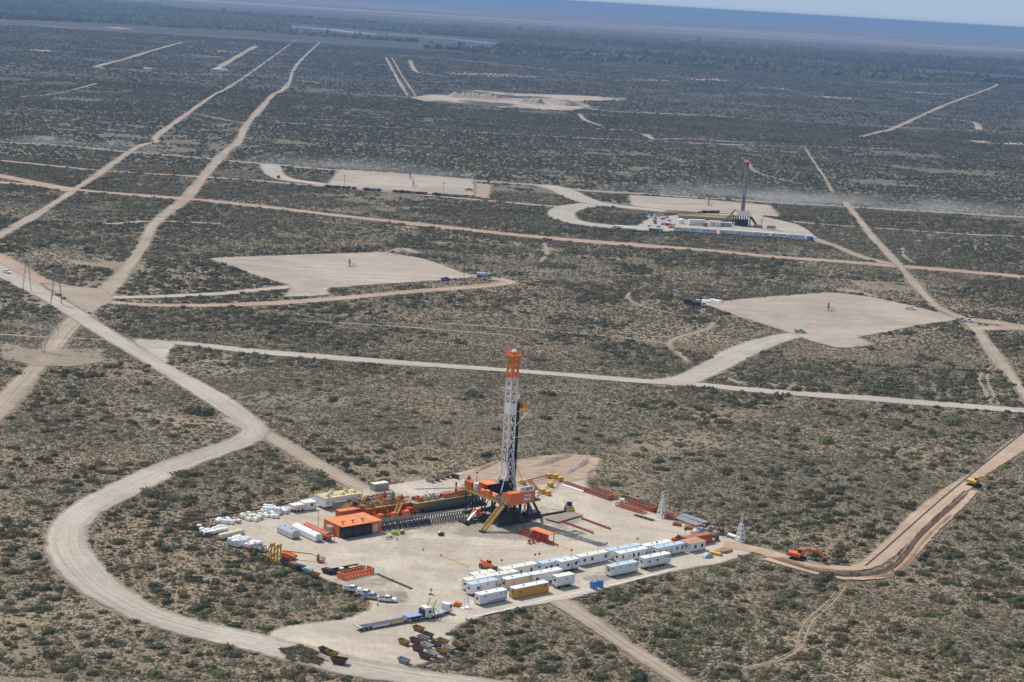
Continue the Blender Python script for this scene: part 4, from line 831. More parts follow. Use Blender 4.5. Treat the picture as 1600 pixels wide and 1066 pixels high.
def stairs(par, a, b, w_, col='yellow', name='stair'):
    m = MB(); a, b = Vector(a), Vector(b); d = (b - a); side = Vector((-d.y, d.x, 0)).normalized() * w_ / 2
    m.beam(a + side, b + side, .14, .4).beam(a - side, b - side, .14, .4)
    n = int(d.length / .35)
    for k in range(n): p = a + d * (k / n); m.beam(p - side, p + side, .24, .06)
    m.rail([a + side, b + side], 1.0, .09, 1.3).rail([a - side, b - side], 1.0, .09, 1.3)
    return m.build(name, pt(col), par)
rc = random.Random(8)
for i in range(46):
    x, y = (rc.uniform(4, 21), rc.uniform(13.8, 23.5)) if i < 26 else (rc.uniform(22.5, 49), rc.uniform(12.3, 16)); h_ = rc.uniform(.3, 1.3); l_ = rc.uniform(.4, 1.7); w_ = rc.uniform(.2, .6)
    MB().box(x - l_, x + l_, y - w_, y + w_, 3.22, 3.22 + h_).build('deck_box', pt(rc.choice(('brown', 'darkgrey', 'rustred', 'pipe', 'dark', 'greygreen', 'brown'))), mp_)
ph = MB()
for k in range(16):
    x = rc.uniform(4, 18); y = rc.uniform(13, 24); ph.cyl((x, y, 3.5 + rc.random()), (x + rc.uniform(2, 8), y + rc.uniform(-1, 1), 3.5 + rc.random()), .13, 6)
for k in range(10): x = 1 + k * 2.2; ph.cyl((x, 8 + rc.uniform(-1, 3), .3), (x + 3, 9 + rc.uniform(-1, 3), .5), .2, 6).cyl((x, 9.5, .3), (x, 9.5, 1.6), .25, 6)
ph.build('pipework', pt('brown'), mp_)
MB().box(2, 21.5, 6.2, 13.0, .02, .2).build('ground_skid', pt('pipe'), mp_)
stairs(mp_, (4, 22, 3.3), (-1.5, 22.5, .1), 1.2); stairs(mp_, (17, 13.2, 3.3), (10.0, 7.0, .1), 1.3)
for k in range(3):
    x = 24 + k * 3.2; sk = MB().box(x, x + 2.4, 12.6, 15.6, 3.2, 3.6).box(x + .2, x + 2.2, 12.8, 15.2, 3.7, 4.6).box(x + .4, x + 1.0, 13.4, 14.2, 4.6, 5.2); sk.build('shaker', pt(('redorange', 'skipwhite', 'greygreen')[k]), mp_)
MB().beam((30, 13.5, 3.3), (29, 15, 6), .2).beam((31, 13.5, 3.3), (32.2, 15, 6), .2).beam((31.5, 12.8, 3.6), (33, 12.5, 5), .25).build('white_pipework', pt('white'), mp_)
MB().box(34.5, 41, 12.6, 14.8, 3.2, 4.6).box(41, 44, 12.6, 15, 3.2, 5.0).build('orange_tank', pt('redorange'), mp_)
MB().cyl((40, 13, 3.2), (40, 13, 8.0), .3, 10).build('exhaust', pt('dark'), mp_)
ppp = MB()
for k in range(5): ppp.beam((38 + k, 12.5 + k * .5, 3.8 + (k % 2) * .5), (50, 12.5 + k * .6, 4.0), .28)
ppp.build('pipework', pt('brown'), mp_)
MB().cyl((47.0, 15, 3.2), (47.0, 15, 8.4), .75, 12).cyl((47, 15, 8.4), (47, 15, 9.1), .3, 8).build('red_column', pt('red'), mp_)
pumps = []
for i, (px, py, col) in enumerate(((590, 814, 'orange'), (611, 811, 'orange'), (630, 808, 'orange'), (615, 801, 'redorange'), (645, 804, 'red'))):
    t = T('mud_pump', ["orange mud pump nearest the generator house", "orange mud pump in the middle behind the dark pipe frame", "orange mud pump right of the middle one behind the dark pipe frame", "dull orange pump below the yellow stairs", "dark red pump skid under the yellow walkway corner"][i], 'pump', base(px, py, ZP), YA + R(90 if i < 3 else 0), 'pumps behind the dark pipe frame')
    MB().box(-3, 3, -1.1, 1.1, 0, .35).build('skid', pt('dark'), t)
    MB().box(-2.6, .2, -1.0, 1.0, .35, 2.0).prism([(-2.6, 2.0), (.2, 2.0), (-.6, 2.6), (-2.2, 2.6)], -.9, .9).build('power_end', pt(col), t)
    MB().cyl((1, -.6, .9), (1, .6, .9), .55, 10).box(.2, 2.6, -.8, .8, .35, 1.1).cyl((2.0, 0, 1.1), (2.0, 0, 2.5), .32, 10).build('fluid_end', pt('rustred' if col != 'orange' else 'orange'), t)
# dark pipe frame in front
loc, yw, L = two((594, 830.5), (733, 812))
fr = T('cable_rack', "long dark steel frame carrying pipes in front of the mud tanks", 'pipe frame', loc, yw)
m1 = MB(); n = 34
for k in range(n + 1):
    x = L * k / n
    if k < 13:
        m1.beam((x, 0, 0), (x, 0, 3.0), .2).beam((x, 3.4, 0), (x, 3.4, 3.0), .2).beam((x, 0, 3), (x, 3.4, 3), .16)
    else:
        m1.beam((x, 0, 0), (x, 1.6, 2.9), .24).beam((x, 3.6, 0), (x, 2.2, 2.9), .24).beam((x, 0, .3), (x, 3.6, .3), .14)
for z in (.35, 1.6, 3.0): m1.beam((0, 0, z), (L * .4, 0, z), .22).beam((0, 3.4, z), (L * .4, 3.4, z), .22)
m1.build('post_frame', pt('darkgrey'), fr)
m2 = MB()
for j in range(2): m2.beam((0, .8 + j * 1.6, 3.2), (L, .8 + j * 1.6, 3.1), .16)
m2.beam((L * .38, 1.4, 2.95), (L, 1.4, 2.95), .2); m2.build('pipe_bundle', pt('skipgrey'), fr)
m3 = MB()
for k in range(9): x = 1 + k * 2.1; m3.beam((x, -.1, .4), (x + 1.9, 3.4, 2.8), .16).box(x, x + 1.2, .6, 2.4, .4, 1.5)
m3.build('valve_manifold', pt('dark'), fr)
# ------------------------------------------------------------------ generic small items
def L_(fmt, i): return fmt
bag_specs = []
def bag_row(p1, p2, n, rows, col, where, size=1.15, jit=.5, hts=(.9, 1.4)):
    a, b = P(*p1, ZP), P(*p2, ZP); d = b - a; nrm = Vector((-d.y, d.x, 0)).normalized()
    for k in range(n):
        for r_ in range(rows):
            q = a + d * ((k + .5) / n) + nrm * (r_ * (size + .35)); q.x += random.uniform(-jit, jit); q.y += random.uniform(-jit, jit)
            bag_specs.append((q, math.atan2(d.y, d.x) + random.uniform(-.3, .3), size * random.uniform(.85, 1.2), random.uniform(*hts), col if isinstance(col, str) else random.choice(col), where))
bag_row((309, 824), (322, 838), 4, 1, 'bag', 'at the far left tip of the pad'); bag_row((322, 836), (354, 828), 8, 2, 'bag', 'in the white row at the left tip of the pad', 1.35, .2)
bag_row((336, 816), (368, 820), 7, 3, ('bag', 'bag', 'bagtan'), 'in the scattered heap behind the left tip rows', 1.2, .8)
bag_row((372, 808), (400, 815), 6, 3, ('bag', 'bagtan', 'drum', 'bag'), 'in the mixed heap of tan and white stacks', 1.3, .7)
bag_row((400, 803), (432, 810), 7, 3, ('bag', 'bagtan', 'bag'), 'in the middle of the long heap by the pad edge', 1.3, .7)
bag_row((412, 800), (445, 803), 6, 2, ('bag', 'bag'), 'piled highest near the cream equipment box', 1.6, .6, (1.3, 2.4))
bag_row((438, 800), (460, 799), 5, 2, ('bag', 'galv'), 'between the heap and the cream equipment box', 1.2, .6)
bag_row((344, 842), (379, 834), 9, 1, 'drum', 'in the pale yellow row along the pad edge', 1.45, .05, (1.5, 1.6))
bag_row((369, 855), (389, 849), 5, 3, 'bag', 'in the tall white block left of the red skid', 1.3, .1, (1.9, 2.3))
bag_row((392, 858), (408, 853), 4, 2, ('bag', 'galv', 'bag'), 'loaded beside the red skid', 1.5, .3, (1.2, 1.8))
for i, (q, yw, sz, h_, col, where) in enumerate(bag_specs):
    ct = {'bag': 'white bulk bag', 'bagtan': 'tan sack stack', 'drum': 'pale yellow shrink wrapped stack', 'galv': 'grey wrapped stack'}[col]
    t = T('bulk_bag' if col == 'bag' else 'sack_stack', f"{ct} {where}", 'bulk bag' if col == 'bag' else 'sack stack', (q.x, q.y, ZP), yw, 'bagged goods stacked at the west end of the pad')
    a = sz / 2; MB().box(-a, a, -a, a, 0, .14).build('pallet', pt('pallet'), t)
    b_ = a * random.uniform(.8, .95); tl = random.uniform(-.08, .08)
    MB().add([(-a, -a, .15), (a, -a, .15), (a, a, .15), (-a, a, .15), (-a * 1.08, -a * 1.08, h_ * .5), (a * 1.08, -a * 1.08, h_ * .5), (a * 1.08, a * 1.08, h_ * .5), (-a * 1.08, a * 1.08, h_ * .5), (-b_, -b_, h_ * .93), (b_, -b_, h_ * .9), (b_, b_, h_ * .96), (-b_, b_, h_ * .9), (tl, tl, h_ * 1.05)],
             [(0, 1, 5, 4), (1, 2, 6, 5), (2, 3, 7, 6), (3, 0, 4, 7), (4, 5, 9, 8), (5, 6, 10, 9), (6, 7, 11, 10), (7, 4, 8, 11), (8, 9, 12), (9, 10, 12), (10, 11, 12), (11, 8, 12), (3, 2, 1, 0)]).build('sack', pt(col), t)
# skips
SK = {}
def skip(px, py, col, label, yaw=R(-42), group='skip bins parked on the gravel by the truck', sc=.88, name='skip_bin'):
    if col not in SK:
        t = T(name, label, 'skip bin', (0, 0, ZP), 0)
        o_ = [(-1.25, 0), (1.25, 0), (1.95, 1.45), (-1.95, 1.45)]; w_ = .95; th = .09
        m = MB()
        def ring(z, ex): h = z / 1.45; x = 1.25 + .7 * h - ex; y = (.72 + .23 * h) - ex; return [(-x, -y, z + .12), (x, -y, z + .12), (x, y, z + .12), (-x, y, z + .12)]
        a, b_, c_, d_ = ring(0, 0), ring(1.45, 0), ring(1.45, th), ring(.1, th)
        q = [(k, (k + 1) % 4) for k in range(4)]
        m.add(a + b_ + c_ + d_, [(i, j, 4 + j, 4 + i) for i, j in q] + [(4 + i, 4 + j, 8 + j, 8 + i) for i, j in q] + [(8 + i, 8 + j, 12 + j, 12 + i) for i, j in q] + [(3, 2, 1, 0), (12, 13, 14, 15)])
        m.build('hull', pt(col), t)
        r_ = MB(); z = 1.58
        r_.beam((-2.0, -1.0, z), (2.0, -1.0, z), .14).beam((2.0, -1.0, z), (2.0, 1.0, z), .14).beam((2.0, 1.0, z), (-2.0, 1.0, z), .14).beam((-2.0, 1.0, z), (-2.0, -1.0, z), .14)
        r_.build('rim', pt(col), t)
        lg = MB()
        for x in (-1.0, 1.0):
            lg.box(x - .12, x + .12, -1.0, 1.0, 0, .14)
            for y in (-1.02, 1.02): lg.cyl((x, y - .08, .9), (x, y + .08, .9), .12, 8)
        lg.build('lifting_lug', pt('dark'), t); SK[col] = t
    else: t = copy_tree(SK[col])
    t['label'] = label; t['category'] = 'skip bin'; t['group'] = group
    p = base(px, py, ZP); t.location = p; t.rotation_euler = (0, 0, yaw + random.uniform(-.08, .08)); t.scale = (sc, sc, sc * .85)
    return t
cn = {'skiporange': 'rusty orange', 'brown': 'rusty brown', 'skipgrey': 'grey', 'skipyellow': 'worn yellow', 'skipwhite': 'off white', 'teal': 'teal', 'dark': 'black', 'darkgrey': 'dark grey'}
for i, (px, py, col, wh) in enumerate(((654, 986, 'skiporange', "nearest the truck, at the top of the cluster"), (668, 996, 'brown', "just below the top one of the cluster"), (661, 1001, 'skipgrey', "half hidden near the top of the cluster"), (649, 1005, 'brown', "on the upper left side of the cluster"), (631, 1007, 'skipyellow', "standing alone left of the cluster"),
        (692, 1006, 'skipyellow', "on the upper right side of the cluster"), (682, 1011, 'brown', "in the centre of the cluster beside a white one"), (667, 1013, 'skipwhite', "in the centre of the cluster"), (701, 1017, 'skipwhite', "towards the right end of the cluster"), (716, 1012, 'skipyellow', "at the far right end of the cluster"),
        (653, 1017, 'brown', "on the lower left side of the cluster"), (690, 1022, 'skipyellow', "on the lower side of the cluster"), (675, 1026, 'skipwhite', "at the bottom of the cluster beside a brown one"), (664, 1029, 'brown', "at the very bottom of the cluster"), (631, 1036, 'skipgrey', "standing alone at the bottom by the dark bushes"))):
    skip(px, py, col, f"{cn[col]} open skip bin {wh}")
g2 = 'skip bins by the small scrub island'
skip(507, 1020, 'brown', "dark rusty skip bin next to a yellow one by the scrub island", group=g2); skip(519, 1025, 'skipyellow', "yellow skip bin by the scrub island", group=g2); skip(530, 1037, 'brown', "purplish brown skip bin, lowest by the scrub island", R(-15), g2, 1.1)
g3 = 'bins lined along the pad edge by the boom lift'
for px, py, col, wh in ((446, 882, 'darkgrey', "dark grey skip bin next to the orange boom lift"), (459, 887, 'skiporange', "orange covered skip bin in the row below the boom lift"), (470, 891, 'dark', "black skip bin in the row below the boom lift"), (481, 895, 'teal', "teal covered skip bin in the row below the boom lift"), (491, 901, 'skipyellow', "dark yellow skip bin at the lower end of that row"), (511, 896, 'dark', "black open skip bin left of the long dark skid")):
    t = skip(px, py, col, wh, R(-35), g3)
    if col in ('skiporange', 'teal', 'dark') and px != 511:
        MB().prism([(-1.9, 1.6), (1.9, 1.6), (1.2, 2.1), (-1.2, 2.1)], -.9, .9).build('cover', pt(col), t)
g4 = 'skip bins behind the mud tanks'
for px, py, col, wh in ((672, 753, 'skipwhite', "off white skip bin behind the mud tanks, left end"), (681, 751, 'skipyellow', "yellow skip bin second in the row behind the mud tanks"), (689, 748, 'skipgrey', "grey skip bin third in the row behind the mud tanks"), (697, 746, 'skipyellow', "yellow skip bin fourth in the row behind the mud tanks"), (711, 747, 'brown', "rust brown skip bin alone behind the mud tanks near the rig")):
    skip(px, py, col, wh, R(-38), g4)
# ------------------------------------------------------------------ vehicles
def pickup(p, yaw, label, col='white', group='pickups parked in a row on the pad', sc=1.0):
    t = T('pickup_truck', label, 'pickup truck', base(*p, ZP), yaw, group); t.scale = (sc,) * 3
    W = .92
    MB().prism([(-2.6, .45), (2.55, .42), (2.65, .75), (2.5, 1.05), (1.35, 1.18), (-.75, 1.16), (-.75, .72), (-2.45, .72), (-2.6, .72)], -W, W).box(-2.62, -.75, -W, -W + .1, .7, 1.16).box(-2.62, -.75, W - .1, W, .7, 1.16).box(-2.66, -2.55, -W, W, .5, 1.14).build('body', pt(col), t)
    cb = MB(); cb.add([(-.78, -W, 1.16), (1.4, -W, 1.16), (1.4, W, 1.16), (-.78, W, 1.16), (-.6, -.74, 1.76), (.62, -.74, 1.78), (.62, .74, 1.78), (-.6, .74, 1.76)], [(3, 2, 1, 0), (4, 5, 6, 7), (0, 1, 5, 4), (1, 2, 6, 5), (2, 3, 7, 6), (3, 0, 4, 7)])
    c_ = cb.build('cab', pt(col), t)
    MB().add([(1.36, -.8, 1.22), (1.36, .8, 1.22), (.7, .66, 1.74), (.7, -.66, 1.74)], [(0, 1, 2, 3)]).build('windscreen', pt('glass'), c_)
    for s_ in (-1, 1):
        y0, y1 = s_ * .925, s_ * .80
        MB().add([(-.6, y0, 1.22), (.2, y0, 1.22), (.2, y1, 1.68), (-.5, y1, 1.68)], [(0, 1, 2, 3)]).add([(.28, y0, 1.22), (1.05, y0, 1.22), (.62, y1, 1.68), (.28, y1, 1.68)], [(0, 1, 2, 3)]).build('side_window', pt('glass'), c_)
    MB().box(-2.5, -.82, -W + .12, W - .12, .725, .76).build('bed_floor', pt('black'), t)  # black sheet on the bed floor keeps the cavity dark
    for x in (-1.6, 1.6):
        for y in (-.82, .82): wheel(t, x, y, .37, .24)
    for y in (-.72, .72):
        MB().box(2.5, 2.62, y - .18, y + .18, .75, .95).build('headlight', pt('galv'), t); MB().box(-2.7, -2.665, y - .12, y + .12, .75, 1.05).build('tail_light', pt('red'), t)
    return t
YP = R(-12)
pk = pickup((550.5, 924), R(-5), "white pickup, leftmost of the four parked on the pad")
pickup((571, 931), R(-8), "white pickup, second from the left of the four parked")
pickup((581, 936), R(-5), "silver pickup, third from the left of the four parked", 'silver')
pickup((605, 940), R(-3), "white pickup carrying a load, rightmost of the four parked")
MB().box(-2.4, -.9, -.6, .6, .78, 1.3).build('cargo', pt('darkgrey'), bpy.data.objects['pickup_truck.003'])
def cab(parent, x0, W=1.2, Hc=3.1, col='white', L=2.2):
    c = MB().prism([(x0, .75), (x0 + L, .7), (x0 + L + .05, 1.7), (x0 + L - .25, Hc - .15), (x0 + .2, Hc), (x0, Hc - .1)], -W, W).build('cab', pt(col), parent)
    MB().add([(x0 + L + .08, -W * .88, 1.75), (x0 + L + .08, W * .88, 1.75), (x0 + L - .18, W * .85, Hc - .35), (x0 + L - .18, -W * .85, Hc - .35)], [(0, 1, 2, 3)]).build('windscreen', pt('glass'), c)
    for s_ in (-1, 1): MB().box(x0 + L * .45, x0 + L * .9, s_ * (W + .02) - .01, s_ * (W + .02) + .01, 1.75, 2.55).build('side_window', pt('glass'), c); MB().box(x0 + L, x0 + L + .1, s_ * (W + .25) - .1, s_ * (W + .25) + .1, 1.9, 2.6).build('mirror', pt('dark'), c)
    MB().box(x0 + L, x0 + L + .12, -W, W, .45, .95).build('bumper', pt('darkgrey'), c)
    return c
loc, yw, L = two((561, 985), (660, 967))
tk = T('lowbed_truck', "white tractor truck with a long empty blue grey low bed trailer", 'truck', loc, yw)
s_ = L / 21.0
MB().box(1.0, 14.5, -1.25, 1.25, .75, .98).prism([(14.5, .75), (15.3, .75), (15.9, 1.25), (20.2, 1.25), (20.2, 1.55), (15.0, 1.55), (14.3, .98)], -1.25, 1.25).box(-.6, 1.4, -1.25, 1.25, .85, 1.0).build('trailer_bed', pt('darkgrey'), tk)
MB().box(14.8, 19.6, -1.28, 1.28, 1.57, 1.66).build('blue_deck', pt('deckblue'), tk)
MB().box(3.5, 9, -1.30, -1.26, .55, .95).build('white_side_board', pt('white'), tk); MB().box(9.4, 13.5, -1.30, -1.26, .55, .95).build('yellow_side_board', pt('yellowb'), tk)
MB().box(-.7, .3, -1.3, 1.3, .9, 1.15).beam((-.8, -1.2, 1.0), (-1.6, -1.3, 1.9), .14).beam((-.8, 1.2, 1.0), (-1.6, 1.3, 1.9), .14).build('ramp', pt('galv'), tk)
for x in (.9, 2.2, 3.5):
    for y in (-1.1, 1.1): wheel(tk, x, y, .48, .3)
MB().box(16.5, 22.2, -.45, .45, .6, 1.0).build('frame', pt('dark'), tk)
cb = cab(tk, 20.6, 1.25, 3.5)
MB().box(19.9, 20.6, -1.1, 1.1, .9, 2.9).build('rear_stack', pt('dark'), tk)
for x in (17.6, 18.9, 21.9):
    for y in (-1.1, 1.1): wheel(tk, x, y, .52, .3)
loc, yw, L = two((672, 966), (709, 954))
tk2 = T('skip_loader_truck', "white skip loader truck with pale green lifting arms", 'truck', loc, yw)
MB().box(0, 7.0, -.5, .5, .7, 1.0).build('frame', pt('dark'), tk2); MB().box(-.3, 5.6, -1.2, 1.2, 1.0, 1.15).build('deck', pt('galv'), tk2)
cab(tk2, 5.9, 1.2, 3.0, 'white', 1.9)
for y in (-1.1, 1.1):
    a_ = MB().beam((.6, y, 1.2), (-.2, y, 3.6), .28).beam((-.2, y, 3.6), (1.0, y, 5.4), .28); a_.build('lifting_arm', pt('greenarm'), tk2)
    MB().cyl((2.6, y, 1.4), (.2, y, 3.2), .12, 8).build('hydraulic_cylinder', pt('steel'), tk2)
MB().box(-1.4, -.4, -.9, .9, .6, 1.9).build('rear_box', pt('cream'), tk2)
for x in (.9, 2.2, 6.6):
    for y in (-1.05, 1.05): wheel(tk2, x, y, .5, .3)
pt_stand = T('white_lifting_frame', "small white A shaped frame on a base beside the skip loader truck", 'frame', base(727, 950, ZP), YA)
MB().box(-1.3, 1.6, -.9, .9, 0, .2).build('base_plate', pt('white'), pt_stand); MB().beam((-.8, -.7, .2), (-.4, 0, 3.0), .18).beam((-.8, .7, .2), (-.4, 0, 3.0), .18).beam((1.1, -.7, .2), (.7, 0, 3.0), .18).beam((1.1, .7, .2), (.7, 0, 3.0), .18).beam((-.5, 0, 3.0), (.8, 0, 3.0), .2).build('post', pt('white'), pt_stand)
one(MB().prism([(-1.4, .1), (1.4, .1), (1.1, 1.0), (-.7, 1.3)], -.8, .8).build('orange_bundle', pt('orange')), "small bright orange bundle between the skip loader truck and the white frame", 'bundle').location = base(715, 947, ZP)
dish = T('satellite_dish', "small blue grey dish on a post in the open middle of the pad", 'dish', base(673, 929, ZP), 0)
MB().cyl((0, 0, 0), (0, 0, 1.6), .08, 8).box(-.6, .6, -.6, .6, 0, .12).build('stand', pt('dark'), dish); MB().cyl((0, 0, 1.5), (.3, -.4, 1.9), .5, 16, .15).build('reflector', pt('deckblue'), dish)
# ------------------------------------------------------------------ machines
def excavator(p1, p2, col, label, boom, sc=1.0, ylw=None):
    loc, yw, L = two(p1, p2, ylw); t = T('excavator', label, 'excavator', (loc[0], loc[1], .05), yw); t.scale = (sc,) * 3
    for y in (-1.2, 1.2):
        k = MB().prism([(-2.1, .25), (-1.8, 0), (1.8, 0), (2.1, .25), (2.1, .65), (1.8, .95), (-1.8, .95), (-2.1, .65)], y - .3, y + .3); k.build('track', pt('tyre'), t)
    MB().box(-.8, .8, -.9, .9, .5, 1.1).build('undercarriage', pt('dark'), t)
    MB().prism([(-2.6, 1.2), (.9, 1.2), (.9, 1.9), (-.2, 2.1), (-2.4, 2.2), (-2.7, 1.9)], -1.3, 1.3).build('body', pt(col), t)
    c = MB().prism([(-.3, 1.2), (1.3, 1.2), (1.35, 2.0), (.95, 3.0), (-.3, 3.0)], .3, 1.3).build('cab', pt(col), t)
    MB().box(-.1, .9, .27, .29, 1.9, 2.85).build('side_window', pt('glass'), c); MB().add([(1.38, .4, 1.6), (1.38, 1.2, 1.6), (1.02, 1.2, 2.9), (1.02, .4, 2.9)], [(0, 1, 2, 3)]).build('windscreen', pt('glass'), c)
    a, b_, c2, d = boom
    MB().beam(a, b_, .45, .6).beam(b_, c2, .4, .6).build('boom', pt(col), t); st_ = MB().beam(c2, d, .35, .5).build('stick', pt(col), t)
    MB().cyl(Vector(a) + Vector((.6, 0, .1)), (Vector(b_) + Vector(c2)) / 2 - Vector((0, 0, .3)), .12, 8).build('hydraulic_cylinder', pt('steel'), t)
    MB().prism([(d[0] - .3, d[2]), (d[0] + .5, d[2] - .2), (d[0] + .2, d[2] - 1.1), (d[0] - .6, d[2] - .9)], -.55, .55).build('bucket', pt('dark'), t)
    return t
excavator((1246, 874), (1275, 879), 'orange', "bright orange excavator on black tracks beside the dug trench", ((.9, -.3, 1.7), (2.6, -.3, 3.6), (5.4, -.3, 3.4), (7.6, -.3, 1.9)), 1.18)
excavator((1522, 759), (1540, 763), 'yellowb', "yellow excavator at the end of the trench on the right side", ((.9, -.3, 1.7), (2.0, -.3, 3.8), (4.2, -.3, 3.6), (5.2, -.3, 1.3)), 1.15)
tl_ = T('telehandler', "orange telehandler standing alone above the cabin rows", 'telehandler', base(761, 889, ZP), R(-38))
MB().prism([(-2.4, .7), (2.2, .7), (2.4, 1.2), (.8, 1.5), (-2.4, 1.6)], -1.05, 1.05).build('body', pt('orange'), tl_)
c = MB().box(-.5, .8, .1, 1.0, 1.4, 2.6).build('cab', pt('black'), tl_); MB().box(-.6, .9, .05, 1.05, 2.6, 2.7).build('cab_roof', pt('orange'), tl_)
MB().beam((-2.4, -.4, 2.3), (3.2, -.4, 1.4), .4, .45).build('boom', pt('orange'), tl_); MB().box(3.1, 3.4, -1.0, .8, .3, 1.5).box(3.4, 4.4, -.7, -.5, .25, .35).box(3.4, 4.4, .2, .4, .25, .35).build('fork', pt('dark'), tl_)
for x in (-1.6, 1.6):
    for y in (-1.1, 1.1): wheel(tl_, x, y, .65, .4)
bmz = T('boom_lift', "orange boom lift with a long thin arm and red basket", 'boom lift', base(450, 873, ZP), R(-18))
MB().prism([(-2.2, .6), (2.6, .6), (2.4, 1.3), (-.5, 2.0), (-2.4, 1.9)], -1.2, 1.2).build('body', pt('orange'), bmz)
MB().beam((-2.0, .2, 2.2), (7.0, 1.6, 2.1), .32).beam((7.0, 1.6, 2.1), (9.4, 1.8, 1.4), .2).build('arm', pt('yellow'), bmz)
MB().rail([(9.2, .6, .4), (11.2, .6, .4), (11.2, 2.2, .4), (9.2, 2.2, .4), (9.2, .6, .4)], 1.2, .12, .8).box(9.2, 11.2, .6, 2.2, .3, .42).box(9.0, 9.5, 1.0, 1.8, .4, 2.4).build('basket', pt('redorange'), bmz)
for x in (-1.5, 1.7):
    for y in (-1.15, 1.15): wheel(bmz, x, y, .55, .4)
for px, py, wh in ((420, 876, "left one of the two yellow A shaped steel frames"), (430, 878, "right one of the two yellow A shaped steel frames")):
    t = T('yellow_steel_frame', wh + " by the boom lift", 'steel frame', base(px, py, ZP), R(-35), 'yellow A shaped frames')
    for y in (0, 1.3): MB().beam((-1.9, y, 0), (.7, y, 5.4), .3).beam((.9, y, 0), (.9, y, 5.6), .42).beam((-1.9, y, .15), (.9, y, .15), .3).beam((-.6, y, 2.4), (.9, y, 1.0), .22).build('side_frame', pt('yellowb'), t)
    MB().beam((-1.7, 0, .2), (-1.7, 1.3, .2), .22).beam((.9, 0, 5.3), (.9, 1.3, 5.3), .25).build('cross_bar', pt('yellowb'), t)
br = T('black_tank_frame', "black steel frame holding a small dark tank beside the red skid", 'tank frame', base(404, 868, ZP), R(-30))
MB().rail([(-2, -1, 1.2), (2, -1, 1.2), (2, 1, 1.2), (-2, 1, 1.2), (-2, -1, 1.2)], 1.9, .16, 2).beam((-1.9, -1, 0), (-1.9, -1, 1.2), .22).beam((1.9, -1, 0), (1.9, -1, 1.2), .22).beam((-1.9, 1, 0), (-1.9, 1, 1.2), .22).beam((1.9, 1, 0), (1.9, 1, 1.2), .22).box(-2, 2, -1, 1, 1.1, 1.25).build('frame', pt('darkgrey'), br); MB().cyl((-1.5, 0, 2.1), (1.5, 0, 2.1), .75, 12).build('tank', pt('skipgrey'), br)
rs = T('red_skid', "low red skid frame among the white bags at the pad edge", 'skid', base(384, 858, ZP), R(-28))
MB().box(0, 7, 0, .3, 0, .6).box(0, 7, 2, 2.3, 0, .6).box(0, .3, 0, 2.3, 0, .7).box(6.7, 7, 0, 2.3, 0, .7).build('runner', pt('redorange'), rs); MB().box(.3, 6.7, .3, 2.0, .3, .45).build('deck', pt('rustred'), rs)
ld = T('wheel_loader', "small dark wheel loader with raised forks near the pipe mat", 'loader', base(889, 799, ZP), R(-70))
MB().box(-1.8, 1.4, -1.0, 1.0, .7, 2.0).build('body', pt('greygreen'), ld); MB().box(-.8, .5, -.8, .8, 2.0, 3.2).build('cab', pt('black'), ld); MB().box(1.6, 2.2, -1.3, 1.3, .3, 1.4).build('bucket', pt('yellow'), ld)
for y in (-1, 1): MB().beam((-1.0, y * .9, 2.2), (.4, y * 2.2, 4.3), .14).beam((.4, y * 2.2, 4.3), (1.0, y * 2.9, 4.1), .12).build('arm', pt('galv'), ld)
for x in (-1.1, 1.0):
    for y in (-1.05, 1.05): wheel(ld, x, y, .7, .45)
# ------------------------------------------------------------------ white lattice towers
def wtower(px, py, label):
    t = T('lattice_tower', label, 'tower', base(px, py, .05), YA, 'white lattice towers at the east edge')
    m = MB(); lattice(m, None, lambda z: (max(.9, 2.7 - z * .3), max(.7, 2.4 - z * .28)), [0, 1.5, 3, 4.5, 6.0], .2, .13)
    for x in (-.45, .45): m.beam((x, 0, 5.8), (x, 0, 9.4), .17)
    for z in (6.6, 7.8, 9.4): m.beam((-.45, 0, z), (.45, 0, z), .15)
    m.build('lattice', pt('white'), t); MB().box(-1.5, 1.5, -1.4, 1.4, 0, .25).build('base_frame', pt('white'), t); return t
wtower(1033, 810, "white lattice tower standing between the red pipe racks"); wtower(1156.4, 846, "white lattice tower alone at the east corner near the trench")
one(MB().cyl((0, 0, .6), (5.2, 0, .6), .6, 14).build('white_pipe', pt('white')), "short fat white pipe lying beside the corner lattice tower", 'pipe').location = base(1138, 838, .1)
bpy.data.objects['white_pipe'].rotation_euler = (0, 0, R(-48))
# ------------------------------------------------------------------ racks and pipes on the north east edge
YB = R(-49)
def rack(p1, p2, W, Hh, label, n=9, col='rustred', fill=True, name='pipe_rack'):
    loc, yw, L = two(p1, p2); t = T(name, label, 'rack', loc, yw, 'red racks and frames on the north east edge' if name == 'pipe_rack' else None)
    m = MB()
    for y in (0, W):
        m.beam((0, y, .15), (L, y, .15), .22).beam((0, y, Hh), (L, y, Hh), .22)
        for k in range(n + 1):
            x = L * k / n; m.beam((x, y, 0), (x, y, Hh), .16)
            if k < n: m.beam((x, y, .15), (x + L / n, y, Hh), .12)
    for k in range(n + 1): x = L * k / n; m.beam((x, 0, Hh), (x, W, Hh), .15).beam((x, 0, .15), (x, W, .15), .15)
    m.build('frame', pt(col), t)
    if fill:
        q = MB()
        for k in range(int(W / .35)): q.beam((.3, .2 + k * .35, Hh * .6), (L - .3, .2 + k * .35, Hh * .6), .14)
        q.build('pipe_layer', pt('pipe'), t)
        MB().box(L - .5, L + .05, -.1, W + .1, 0, Hh + .1).build('end_plate', pt(col), t)
    return t
rack((881, 757), (915, 769), 1.6, .8, "narrow red rack beside the long white panel", 12, fill=False)
rack((913, 769), (950, 782), 4.2, 1.7, "wide red steel rack in the north edge row, next to the yellow box")
